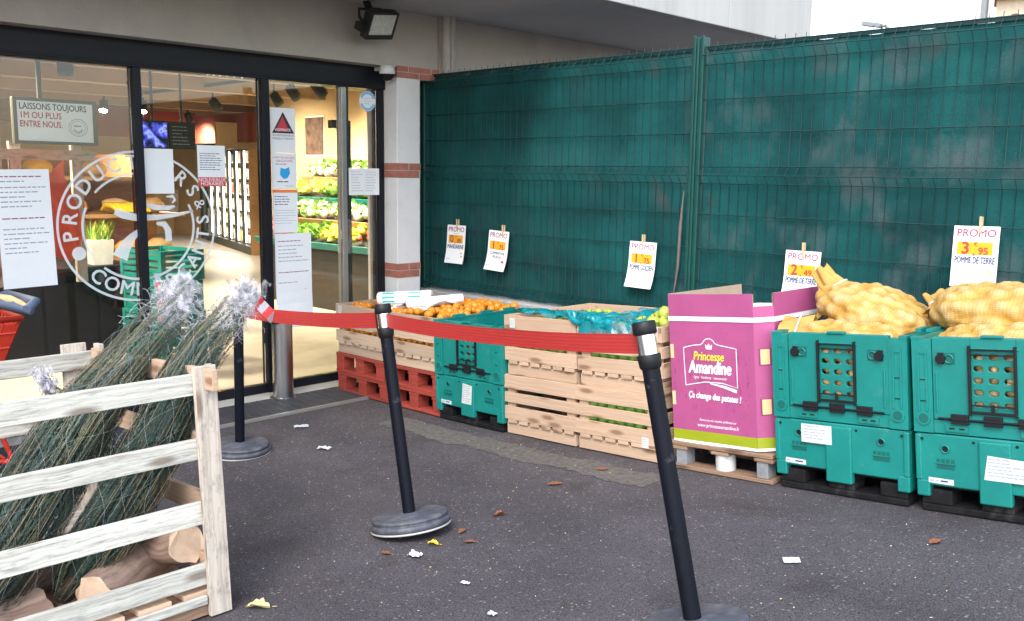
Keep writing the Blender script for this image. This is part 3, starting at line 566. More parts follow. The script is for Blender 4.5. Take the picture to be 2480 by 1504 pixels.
# vegetable stand along the side wall
vs_=empty('vegetable_stand','dark tiered vegetable stand along the ochre side wall','display stand',(-2.75,1.75,0))
mb=MB(); mb.box((-1.95,-.5,0),(1.95,.55,.75),'shelf_dark'); mb.build('base',vs_)
for k in range(4):
    mb=MB(); mb.T=Matrix.Translation((0,-.42+.24*k,.80+.25*k))@Matrix.Rotation(R(22),4,'X'); mb.box((-1.95,-.14,-.03),(1.95,.14,0),'shelf_dark'); mb.box((-1.95,-.155,-.03),(1.95,-.14,.05),'oak' if k%2 else 'green_plastic'); mb.build('shelf',vs_)
protos={}
for nm,mt,sz in (('cauliflower','veg_white',.085),('lettuce','veg_green',.09),('endive','veg_yellow',.08),('tomato','veg_red',.055)):
    mb=MB(); mb.ball((0,0,0),(sz,sz,sz*.8),mt,12,8,.5,hash(nm)%7 if False else len(nm))
    if nm in('lettuce','endive','cauliflower'):
        for i in range(26):
            a=rnd.uniform(0,6.28); e=rnd.uniform(-.2,1.2); d=Vector((math.cos(a)*math.cos(e),math.sin(a)*math.cos(e),math.sin(e))); t=d.orthogonal().normalized()*sz*.4
            p=d*sz*.8; q=d*sz*1.3
            mb.add([p-t,p+t,q+t*.6,q-t*.6],[(0,1,2,3)],'veg_green' if nm!='endive' else 'veg_yellow')
    protos[nm]=mb
first={}
def veg(nm,loc,row):
    lb={'cauliflower':'pale cauliflower packed on the vegetable stand','lettuce':'leafy green lettuce packed on the vegetable stand','endive':'yellow green salad head packed on the vegetable stand','tomato':'red vegetable on the lowest tier of the vegetable stand'}[nm]
    if nm not in first: o=protos[nm].build(nm); first[nm]=o
    else: o=first[nm].copy(); col.objects.link(o)
    o.location=loc; o.rotation_euler=(rnd.uniform(-.5,.5),rnd.uniform(-.5,.5),rnd.uniform(0,6)); s=rnd.uniform(.66,.95); o.scale=(s,s,s); tag(o,lb,'vegetable',nm+' heads on the vegetable stand' if nm!='tomato' else 'red vegetables on the vegetable stand')
for k in range(4):
    kinds=[['tomato','lettuce','endive','tomato','lettuce'],['cauliflower'],['endive','lettuce','lettuce'],['cauliflower','cauliflower','endive','cauliflower','lettuce']][k]
    for i in range(22):
        for j in range(2):
            nm=kinds[(i//4)%len(kinds)] if k<3 else kinds[(i//5)%len(kinds)]
            veg(nm,(-4.6+i*.172+rnd.uniform(-.05,.05),1.75-.42+.24*k-.06+.14*j,.86+.25*k+.06*j+rnd.uniform(0,.03)),k)
mb=MB(); mb.box((-5.26,2.32,1.84),(-4.84,2.347,2.34),'photo_dark'); mb.box((-5.28,2.335,1.82),(-4.82,2.349,2.36),'white_paper'); tag(mb.build('wall_picture'),'dark framed photograph hung on the ochre wall above the vegetables','picture')
mb=MB(); mb.box((-1.35,2.32,1.55),(-1.0,2.347,2.25),'wall_ochre'); mb.box((-1.37,2.335,1.53),(-.98,2.349,2.27),'white_paper'); tag(mb.build('wall_picture'),'pale framed panel on the wall seen through the narrow pane','picture')
# chilled cabinet
fr=empty('chilled_cabinet','tall lit chilled cabinet with glass doors at the back of the shop','cabinet',(-10.1,4.18,0),(0,0,math.atan2(.97,-3.25)))
mb=MB(); mb.box((0,-.65,0),(5.1,-.6,2.2),'oak'); mb.box((-.06,-.65,0),(0,0,2.3),'oak'); mb.box((0,-.6,0),(5.1,0,.16),'dark_seal'); mb.box((0,-.6,2.05),(5.1,0,2.3),'shelf_dark'); mb.box((5.1,-.65,0),(5.16,0,2.3),'shelf_dark'); mb.build('case',fr)
for k in range(6):
    mb=MB(); mb.box((.0,-.59,.17+.32*k),(5.1,-.12,.19+.32*k),'alu'); mb.build('shelf',fr)
for k in range(8):
    mb=MB(); mb.box((.68*k-.02,-.05,.17),(.68*k+.03,-.0,2.04),'dark_seal'); mb.build('door_frame',fr)
for k in range(7):
    mb=MB(); mb.box((.68*k+.04,-.09,.2),(.68*k+.06,-.06,2.0),'fridge_light'); mb.build('tube_light',fr)
mb=MB()
for k in range(6):
    for i in range(39):
        if rnd.random()<.12: continue
        x=.06+i*.13; h=rnd.uniform(.1,.22); mb.box((x,-.5,.192+.32*k),(x+rnd.uniform(.06,.11),-.15,.192+.32*k+h),rnd.choice(['pack_white']*5+['pack_grey','pack_red','banana']))
mb.T=Matrix.Translation(fr.location)@fr.rotation_euler.to_matrix().to_4x4(); 
mb2=MB(); mb2.add([mb.T@v for v in mb.v],[],'pack_white'); mb2.f=mb.f; mb2.fm=mb.fm; mb2.ms=mb.ms; mb2.sm=mb.sm; mb2.uv=mb.uv; mb2.tone=mb.tone
tag(mb2.build('chilled_packs'),'white packs of goods filling the chilled cabinet shelves','groceries',kind='stuff')
mb=MB(); mb.box((-9,2.55,2.05),(-6.5,2.65,2.5),'valance_red'); mb.box((-9,.4,2.12),(-8.9,2.54,2.55),'valance_red'); tag(mb.build('red_valance'),'dark red valance board under the shop ceiling','valance')
mb=MB(); mb.box((-7.6,2.2,1.95),(-7.55,3.6,2.35),'wall_ochre'); tag(mb.build('ceiling_banner'),'cream banner hanging below the ceiling beyond the door','banner')
# hanging board, screen, chalkboard
bd=empty('hanging_board','white safety board in a dark frame hanging inside the left window','sign board',(-.5,-2.615,1.90),(0,0,R(4)))
mb=MB(); mb.box((-.03,-.265,-.145),(-.002,.265,.145),'board_frame'); 
for a in ((-.265,-.145,-.24,.145),(.24,-.145,.265,.145),(-.24,-.145,.24,-.125),(-.24,.125,.24,.145)): mb.box((-.002,a[0],a[1]),(.012,a[2],a[3]),'board_frame')
mb.build('frame',bd,bevel=.004)
mb=MB(); M=face_px(.0,0,0); rect(mb,M,-.24,-.125,.24,.125,0,'board_white')
for i,(t,c,mw) in enumerate((('LAISSONS TOUJOURS','ink_black',.42),('1M OU PLUS','ink_red',.25),('ENTRE NOUS.','ink_red',.26))):
    mb.text(t,.056,M@Matrix.Translation((-.225,.09-.055*i,.002)),c,align='LEFT',maxw=mw,wt=.02)
stroke(mb,M,arc(.14,-.03,.06,.055,0,360,40),.004,.002,'ink_grey'); stroke(mb,M,arc(.14,-.03,.046,.042,0,360,40),.003,.002,'ink_grey'); mb.text('ROCK',.025,M@Matrix.Translation((.14,-.02,.002)),'ink_grey') if False else scribble(mb,M,.11,.17,-.02,.014,'ink_grey',.002,rnd); stroke(mb,M,arc(.14,-.03,.028,.03,200,340,12),.008,.002,'ink_grey')
mb.build('panel',bd)
mb=MB(); mb.cyl((-.01,-.09,.145),(-.01,-.09,.84),.016,'board_frame',n=10); mb.build('hanger',bd)
sc=empty('display_screen','glowing blue and black display screen hanging beside the chalkboard','screen',(-1.5,-1.52,1.885))
mb=MB(); mb.box((-.04,-.12,-.11),(0,.12,.11),'lamp_black'); mb.cyl((-.02,0,.11),(-.02,0,.7),.012,'lamp_black',n=8); mb.build('case',sc,bevel=.004)
mb=MB(); mb.box((.0005,-.11,-.1),(.004,.11,.1),'screen_blue'); mb.build('display',sc)
mb=MB(); mb.box((-1.53,-1.385,1.775),(-1.5,-1.165,1.995),'chalk_black'); M=face_px(-1.497,-1.275,1.885)
for k in range(6): scribble(mb,M,-.09,.08,.07-.028*k,.010,'ink_grey',.0,rnd,.5)
mb.cyl((-1.515,-1.275,1.995),(-1.515,-1.275,2.56),.01,'lamp_black',n=8); tag(mb.build('chalkboard'),'black chalkboard with faint handwriting hanging inside the entrance','chalkboard')
# left of the doors, inside: counter, planter, crates, bananas, shelves, red cloth
ct=empty('checkout_counter','glossy black checkout counter behind the left window','counter',(-2.2,-2.16,0))
mb=MB(); mb.box((-.5,-.75,.0),(.45,.54,.79),'bin_black'); 
for k in range(3): mb.box((.451,-.6+.42*k,.05),(.462,-.2+.42*k,.70),'bin_black')
mb.build('body',ct,bevel=.02); mb=MB(); mb.box((-.55,-.8,.792),(.5,.54,.83),'black_plastic'); mb.build('worktop',ct,bevel=.01)
mb=MB(); mb.prism([(-.075,-.0),(.075,.0),(.095,.2),(-.095,.2)],-.09,.09,'planter_white',Matrix.Translation((-1.82,-1.88,.833))@Matrix(((0,0,1,0),(1,0,0,0),(0,1,0,0),(0,0,0,1))))
for i in range(160):
    a=rnd.uniform(0,6.28); l_=rnd.uniform(.08,.22); b=Vector((-1.82+rnd.uniform(-.06,.06),-1.88+rnd.uniform(-.07,.07),1.02)); d=Vector((math.cos(a)*.5,math.sin(a)*.6,1)).normalized()*l_; t=Vector((-math.sin(a),math.cos(a),0))*.006
    mb.add([b-t,b+t,b+d],[(0,1,2)],rnd.choice(['veg_green','veg_green','veg_yellow']))
tag(mb.build('potted_plant'),'green grassy plant in a white square pot behind the logo','plant')
pc0=empty('produce_crate','green plastic crate stacked behind the logo inside the shop, bottom one','crate',(-1.36,-1.56,.0),(0,0,.1),'green crates inside the doors')
mb=MB(); mb.box((-.28,-.19,0),(.28,.19,.02),'green_plastic'); 
for z in (.02,.07,.12,.17,.21): mb.box((-.28,-.19,z),(.28,-.17,z+.03),'green_plastic'); mb.box((-.28,.17,z),(.28,.19,z+.03),'green_plastic'); mb.box((-.28,-.17,z),(-.26,.17,z+.03),'green_plastic'); mb.box((.26,-.17,z),(.28,.17,z+.03),'green_plastic')
for x in (-.285,.245):
    for y in (-.195,.155): mb.box((x,y,0),(x+.04,y+.04,.24),'green_plastic')
mb.build('body',pc0)
for k,nm in enumerate(('second one up','third one up','topmost one')):
    o=copy_tree(pc0); o.location.z=.245*(k+1); o.rotation_euler.z=.1+.05*(-1)**k; o['label']='green plastic crate stacked behind the logo inside the shop, '+nm
mb=MB()
for i in range(12):
    y_=-1.36+.028*i; mb.tube([(-3.05,y_,1.22),(-2.98,y_+.02,1.27),(-2.90,y_+.05,1.26),(-2.84,y_+.07,1.205)],[.012,.028,.028,.010],'banana',8)
bn=tag(mb.build('banana_bunch'),'bunch of yellow bananas on the shelf behind the logo','bananas')
bs=empty('bread_shelf','warm lit wooden shelf unit behind the right half of the logo','shelf unit',(-3.2,-1.35,0))
for z in (.3,.75,1.15,1.5): mb=MB(); mb.box((-.35,-.9,z),(.3,.75,z+.035),'oak'); mb.build('shelf',bs)
mb=MB(); mb.box((-.4,-.9,0),(-.36,.75,1.75),'oak'); mb.box((-.36,-.94,0),(.3,-.905,1.75),'oak'); mb.build('back_panel',bs)
for k,(y,z) in enumerate([(-2.1,.785),(-1.8,.785),(-1.5,.785),(-1.1,.785),(-.8,.785),(-2.0,1.185),(-1.6,1.185),(-1.2,1.185),(-.85,1.185),(-1.9,1.535),(-1.4,1.535),(-.9,1.535)]):
    mb=MB(); mb.ball((0,0,.07),(.11,.13,.08),'price_yellow' if k%3==0 else 'peg_card',14,9,.25,k); o=mb.build('bread_loaf',loc=(-3.1,y,z)); tag(o,'golden loaf on the wooden shelf unit behind the logo','bread','loaves on the wooden shelf unit')
mb=MB()
mb.grid(lambda u,v:(-.62+.05*math.sin(u*9+v*3),-2.78+.30*u+.05*math.sin(v*5)-.1*v*(1-u),1.02+.62*v-.18*(1-u)*v*1.2+.02*math.sin(u*14)),16,16,'orange_red')
mb.grid(lambda u,v:(-.66+.05*math.sin(u*9+v*3),-2.78+.30*u+.05*math.sin(v*5)-.1*v*(1-u),1.0+.62*v-.18*(1-u)*v*1.2+.02*math.sin(u*14)),16,16,'orange_red')
tag(mb.build('orange_red_cloth'),'orange red cloth draped up behind the left edge of the logo','cloth')
cr_=empty('cloth_rack','weathered wooden rack behind the left window','rack',(-.95,-2.62,0))
for y in (-.24,-.12,.28): mb=MB(); mb.box((-.02,y-.035,.8),(.02,y+.035,1.78),'weathered_post'); mb.build('upright',cr_)
mb=MB(); mb.box((.021,-.4,1.66),(.045,.4,1.73),'weathered_post'); mb.build('rail',cr_)

# ------------------------------------------------------------------ fence on its low wall
mb=MB(); mb.box((.005,-.07,-.2),(5.6,.14,.675),'concrete'); tag(mb.build('low_wall',bevel=.01),'grey concrete low wall carrying the green mesh fence','wall')
fe=empty('mesh_fence','tall green welded mesh fence covered with green screening cloth','fence',(0,0,0))
def fpost(x0,x1,z1):
    mb=MB(); xm=(x0+x1)/2; wd=x1-x0
    mb.box((x0,-.035,.676),(x1,.03,z1),'fence_green'); mb.box((xm-.008,-.05,.68),(xm+.008,-.0355,z1-.01),'fence_green')
    mb.box((x0-.004,-.043,.68),(x0+.016,-.0353,z1+.008),'fence_green'); mb.box((x1-.016,-.043,.68),(x1+.004,-.0353,z1+.008),'fence_green'); mb.build('post',fe,bevel=.004)
fpost(BX-.06,BX-.005,2.39) if False else fpost(.02,.115,2.375); fpost(2.636,2.704,2.43); fpost(5.30,5.37,2.43)
def fpanel(x0,x1):
    mb=MB(); n=int((x1-x0)/.0625)
    zp=[(.685,0),(.70,0),(.735,-.035),(.775,0),(1.565,0),(1.613,-.045),(1.665,0),(2.265,0),(2.318,-.045),(2.371,0),(2.398,0)]
    for i in range(n+1):
        x=x0+.012+(x1-x0-.024)*i/n
        mb.tube([(x,-.012+d,z) for z,d in zp],.0020,'fence_wire',5,False)
    for z,d in ((.70,0),(.735,-.035),(.775,0),(.97,0),(1.17,0),(1.379,0),(1.565,0),(1.613,-.045),(1.665,0),(1.864,0),(2.062,0),(2.265,0),(2.318,-.045),(2.371,0)):
        mb.cyl((x0,-.017+d,z),(x1,-.017+d,z),.0032,'fence_wire',n=6)
    p=mb.build('mesh_panel',fe)
    mb=MB()
    for off in (0,.003):
        mb.grid(lambda u,v:(x0+.004+(x1-x0-.008)*u,.006+off+.007*noise.noise(Vector(((x0+u*3)*3,v*5,0))),.69+1.665*v+.004*math.sin(u*60)),70,30,'screen_cloth')
    mb.box((x0+.002,-.004,2.352),(x1-.002,.0,2.372),'fence_wire')
    mb.build('screen_cloth',fe)
fpanel(.117,2.634); fpanel(2.706,5.298)
# frayed cloth edge hanging by the post
mb=MB(); mb.grid(lambda u,v:(2.565+.05*u+.02*math.sin(v*5)*(1-v),-.03-.01*math.sin(u*6),.80+.78*v),4,16,'litter_white'); 
mb=MB(); mb.tube([(2.60,-.032,1.52),(2.585,-.034,1.3),(2.575,-.03,1.05),(2.55,-.034,.85)],[.003,.011,.010,.003],'ribbon_pink',5)
tag(mb.build('cloth_strip'),'faded pink strip of ribbon hanging on the fence beside its middle post','ribbon')

def price_sign(label,x0,x1,z0,z1,price,name,pic,tilt=0.,lean=0.,cents_y=.0,pegx=.5):
    wd=.212;h=.297; cx=(x0+x1)/2; zt=z1
    root=empty('price_sign',label,'price sign',(cx,-.03,zt),(0,R(tilt),0),'price signs pegged on the fence')
    def P(x,y,o=0.):   # x across, y down from the top; the foot of the sheet blows forward
        t=max(0,(y-.12)/.18); return Vector((x+lean*t*t,-.004-.03*t*t-.01*math.sin(y*9)-o,-y))
    mb=MB(); N=10
    for o,fl in ((0,0),(.0012,1)):
        vs=[P(sx*wd/2,h*i/N,o) for i in range(N+1) for sx in(-1,1)]
        mb.add(vs,[(2*i,2*i+1,2*i+3,2*i+2) for i in range(N)],'white_paper',True)
    class Bend:
        def __matmul__(s,v): return P(v.x,-v.y,.002+v.z)
    class BM:
        def __init__(s,dx,dy,dz=0): s.d=(dx,dy,dz)
        def __matmul__(s,v): return P(v.x+s.d[0],-(v.y+s.d[1]),.002+v.z+s.d[2])
        def shift(s,x,y,z): return BM(s.d[0]+x,s.d[1]+y,s.d[2]+z)
    B0=BM(0,0)
    # outlined heading
    mb.text('PROMO',.052,BM(0,-.035),'ink_crimson',maxw=.185,wt=.012); scribble(mb,B0,-.03,.05,-.064,.006,'ink_grey',0,rnd)
    mb.grid(lambda u,v:P(-.085+.165*u,.078+.062*v,.0022),6,4,'price_yellow')
    e,c=price.split(','); mb.text(e,.082,BM(-.045,-.11,.001),'price_red',wt=.025); mb.text(c,.048,BM(.038,-.122,.001),'price_red',wt=.025); mb.text('€',.03,BM(.002,-.088,.001),'price_red'); mb.text(',',.05,BM(-.005,-.125,.001),'price_red',bold=.02)
    if isinstance(name,str): name=[name]
    for i,t in enumerate(name): mb.text(t,.046 if len(name)==1 else .026,BM(0,-.168-.028*i),'ink_navy',maxw=.185,wt=.02)
    if pic: 
        for k in range(4): mb.ball(P(.065+rnd.uniform(-.012,.012),.235+rnd.uniform(-.018,.018),.0),(.012,.0015,.012),pic,8,5)
    scribble(mb,B0,-.09,-.055,-.262,.006,'ink_navy',0,rnd); scribble(mb,B0,-.09,-.06,-.28,.004,'ink_grey',0,rnd)
    mb.build('sheet',root)
    px=-.106+.212*pegx
    mb=MB(); mb.box((px-.0055,-.017,-.035),(px+.0055,-.010,.048),'peg_wood',rot=Matrix.Rotation(R(4),3,'X')); mb.box((px-.0055,.002,-.03),(px+.0055,.010,.046),'peg_wood'); mb.cyl((px-.008,-.006,0),(px+.008,-.006,0),.004,'steel',n=6); mb.build('clothes_peg',root,bevel=.0015)
price_sign('small promo price sign on the fence above the oranges, leftmost of the five',.40,.615,.915,1.207,'0,89',['MANDARINE'],'price_yellow',tilt=0,lean=-.005,pegx=.55)
price_sign('promo price sign with a small red picture above the first green box',.875,1.087,.90,1.187,'1,75',['CLEMENTINE','FEUILLE'],'ink_red',tilt=2,lean=-.018,pegx=.7)
price_sign('promo price sign reading 1,75 above the apple crates',2.20,2.414,.90,1.185,'1,75',['POMME GOLDEN'],None,tilt=.5,lean=-.014)
price_sign('promo price sign reading 2,49 half hidden behind the pink box',3.31,3.52,.92,1.20,'2,49',['POMME DE TERRE'],'leaf_tan',tilt=0,lean=-.01)
price_sign('promo price sign reading 3,95 hung highest at the right above the potato sacks',4.21,4.425,1.10,1.382,'3,95',['POMME DE TERRE'],'peg_card',tilt=-1,lean=.005,pegx=.58)

# ------------------------------------------------------------------ crates, boxes and pallets in front of the fence
FY0=-1.0
def at(x,y=FY0+.4,dz=0.): return (x,y,g(x)+dz)
def half_pallet(label,x,dz,matn='red_wood',group=None,yaw_=0.,kind='red'):
    o=empty('pallet',label,'pallet',at(x,dz=dz),(0,-slope(x),yaw_),group); W_,D_=.29,.40
    mb=MB()
    for y in (-D_,-.05,D_-.1): mb.box((-W_,y,0),(W_,y+.1,.02),matn)
    mb.build('runner_board',o,bevel=.003)
    if kind=='red':
        for x_ in (-W_,-.045,W_-.09):
            for y in (-D_+.003,-.05,D_-.1): mb=MB(); mb.box((x_,y,.0202),(x_+.09,y+.097,.1),matn); mb.build('block',o,bevel=.003)
        mb=MB()
        for x_ in (-W_,-.05,W_-.1): mb.box((x_,-D_+.002,.1002),(x_+.1,D_-.002,.12),matn)
        mb.build('bearer_board',o,bevel=.003)
    else:
        for x_ in (-W_+.03,W_-.09):
            for y in (-D_+.01,-.03,D_-.09): mb=MB(); mb.box((x_,y,.0202),(x_+.06,y+.08,.1),'block_grey'); mb.build('block',o,bevel=.003)
        for y in (-D_+.06,.0,D_-.06): mb=MB(); mb.cyl((0,y,.0202),(0,y,.1),.05,'card_tube',n=20); mb.build('tube_foot',o,bevel=.003)
        mb=MB()
        for x_ in (-W_,-.05,W_-.1): mb.box((x_,-D_+.002,.1002),(x_+.1,D_-.002,.117),matn)
        mb.build('bearer_board',o,bevel=.003)
    mb=MB()
    for i in range(5): y=-D_+i*.17; mb.box((-W_,y,.1205),(W_,y+.12,.142),matn)
    mb.build('deck_board',o,bevel=.003)
    return o
def wood_crate(label,x,dz,group,matn='pine',yaw_=0.,H=.36,sticker=None):
    o=empty('wooden_crate',label,'crate',at(x,dz=dz),(0,-slope(x),yaw_),group); W_,D_=.285,.40; t=.016
    mb=MB()     # front boards
    rows=((.0,.066,.012),(.088,.168,0),(.192,.253,0),(.277,.36,0))
    for z0,z1,ins in rows:
        mb.box((-W_+ins,-D_+ins,z0),(W_-ins,-D_+ins+t,z1),matn)
    if sticker:
        sx,sz=sticker; mb.add([Vector((sx-.022,-D_-.0012,sz-.03)),Vector((sx+.022,-D_-.0012,sz-.028)),Vector((sx+.024,-D_-.0012,sz+.028)),Vector((sx-.022,-D_-.0012,sz+.03))],[(0,1,2,3)],'label_white')
        for k in range(4): scribble(mb,face_ny(sx,-D_-.002,sz),-.017,.016,.017-.011*k,.004,'ink_grey',0,rnd)
    mb.build('front_board',o,bevel=.002)
    mb=MB()
    for z0,z1,ins in rows: mb.box((-W_+ins,D_-ins-t,z0),(W_-ins,D_-ins,z1),matn)
    mb.build('back_board',o,bevel=.002)
    for sx in (-1,1):
        mb=MB()
        for z0,z1,ins in rows: mb.box((sx*(W_-ins),-D_+ins+t+.0005,z0),(sx*(W_-ins-t),D_-ins-t-.0005,z1),matn)
        mb.build('side_board',o,bevel=.002)
        for sy in (-1,1): mb=MB(); mb.box((sx*(W_-t-.001),sy*(D_-t-.001),.089),(sx*(W_-t-.065),sy*(D_-t-.022),.355),matn); mb.build('corner_post',o)
    mb=MB()
    for i in range(6): x_=-W_+.03+i*.09; mb.box((x_,-D_-.001,.067),(x_+.07,D_+.001,.087),matn)
    mb.build('floor_board',o,bevel=.002)
    return o
# citrus on red pallets
for k,(x,nm) in enumerate(((.545,'left'),(1.14,'right'))):
    for j in range(2): half_pallet('red wooden pallet under the %s orange crate, %s of its pair'%(('left','right')[k],('lower','upper')[j]),x+(.02 if j==0 else 0),.004+.143*j,'red_wood','red pallets under the orange crates',yaw_=R(.8*(-1)**(j+k)))
    wood_crate('pale wooden crate of oranges on red pallets, %s of the pair'%nm,x,.292,'orange crates on red pallets','pine_pale',sticker=(-.23,.32) if k==0 else None)
mandarin=None
def put(proto,name,loc,label,cat,group,s=1.,rot=True):
    global _P
    if proto not in _P:
        mb=MB()
        if proto=='mandarin':
            mb.ball((0,0,0),(.030,.030,.026),'mandarin',14,9,.06,1.); mb.cyl((0,0,.0245),(0,0,.0275),.004,'apple_slot',n=6); o=mb.build(name)
        elif proto=='apple':
            mb.lathe([(.0,.022),(.008,.026),(.02,.031),(.033,.022),(.037,.004),(.033,-.017),(.022,-.031),(.008,-.031),(.0,-.027)],'apple_green',18); mb.tube([(0,0,.02),(.002,0,.034),(.006,0,.042)],.0018,'stem_brown',5); o=mb.build(name)
        elif proto=='green_apple':
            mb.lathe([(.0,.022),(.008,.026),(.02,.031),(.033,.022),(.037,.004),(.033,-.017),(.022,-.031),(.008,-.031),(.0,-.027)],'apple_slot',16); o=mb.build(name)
        elif proto=='potato':
            mb.ball((0,0,0),(.045,.032,.028),'potato',14,10,.2,3.); o=mb.build(name)
        _P[proto]=o
    else: o=_P[proto].copy(); col.objects.link(o)
    o.location=loc; o.scale=(s,s,s)
    if rot: o.rotation_euler=(rnd.uniform(-.9,.9),rnd.uniform(-.9,.9),rnd.uniform(0,6.2))
    tag(o,label,cat,group); return o
_P={}
def local(x,dz,p):   # point of a crate's own frame to the world
    th=slope(x); b=Vector(at(x,dz=dz)); return b+Vector((p[0]*math.cos(th)-p[2]*math.sin(th),p[1],p[0]*math.sin(th)+p[2]*math.cos(th)))
for k,x in enumerate((.545,1.14)):
    lb='small orange mandarin heaped in the %s wooden crate'%('left','right')[k]; gp='mandarins in the %s crate'%('left','right')[k]
    for i in range(9):
        for j in range(13):
            if (i+j)%2 and rnd.random()<.25: continue
            px=-.238+.0595*i+rnd.uniform(-.006,.006)+(.02 if j%2 else 0); py=-.345+.057*j+rnd.uniform(-.006,.006)
            if abs(px)>.246: continue
            hz=.352+.03*math.cos(px*5)*math.cos(py*3)+rnd.uniform(-.012,.014)-(.03 if k==0 else 0)
            put('mandarin','mandarin',local(x,.292,(px,py,hz)),lb,'fruit',gp,rnd.uniform(.92,1.1))
    for z in (.181,.265,):
        for i in range(7): put('mandarin','mandarin',local(x,.292,(-.19+.062*i+rnd.uniform(-.008,.008),-.352,z+rnd.uniform(-.004,.004))),'orange mandarin behind the slot of the %s crate'%('left','right')[k],'fruit','mandarins behind the slots of the crates',.95)
def bag_roll(label,p0,p1,r,prints):
    o=empty('bag_roll',label,'bag roll',p0); d=Vector(p1)-Vector(p0)
    mb=MB(); mb.tube([(0,0,0),d*.02,d*.5,d*.98,d],[r*.9,r,r*1.02,r,r*.9],'roll_white',18)
    a=d.normalized(); u=a.orthogonal().normalized(); v=a.cross(u)
    for t in prints:
        pts=[]; c=d*t
        vs=[];fs=[]
        for i in range(7):
            q=2*math.pi*(i/9)+.2
            for s_ in (-.045,.045): vs.append(c+a*s_+(u*math.cos(q)+v*math.sin(q))*(r*1.03+.0008))
        mb.add(vs,[(2*i,2*i+1,2*i+3,2*i+2) for i in range(6)],'roll_teal',True)
    mb.build('roll',o); mb=MB(); mb.tube([d*-.012,d*1.012],r*.38,'brown_card',12); mb.build('tube',o)
    mb=MB(); e=Vector((0,0,1)); mb.grid(lambda s,t:d*(.0+.98*s)*1.0+u*0+Vector((0,-1,0))*(.0+.10*t)+Vector((0,0,-r*.9+.03*(t**2)*math.sin(s*8+1)-.005)),10,5,'roll_white'); mb.build('loose_sheet',o)
bag_roll('white bag roll with teal print lying across the orange crates',local(.565,.292,(.03,-.26,.415)),local(1.145,.292,(-.21,-.04,.44)),.045,(.22,.7))
bag_roll('plain white bag roll lying on the oranges at an angle',local(1.145,.292,(-.14,-.33,.42)),local(1.145,.292,(.07,.0,.445)),.032,())

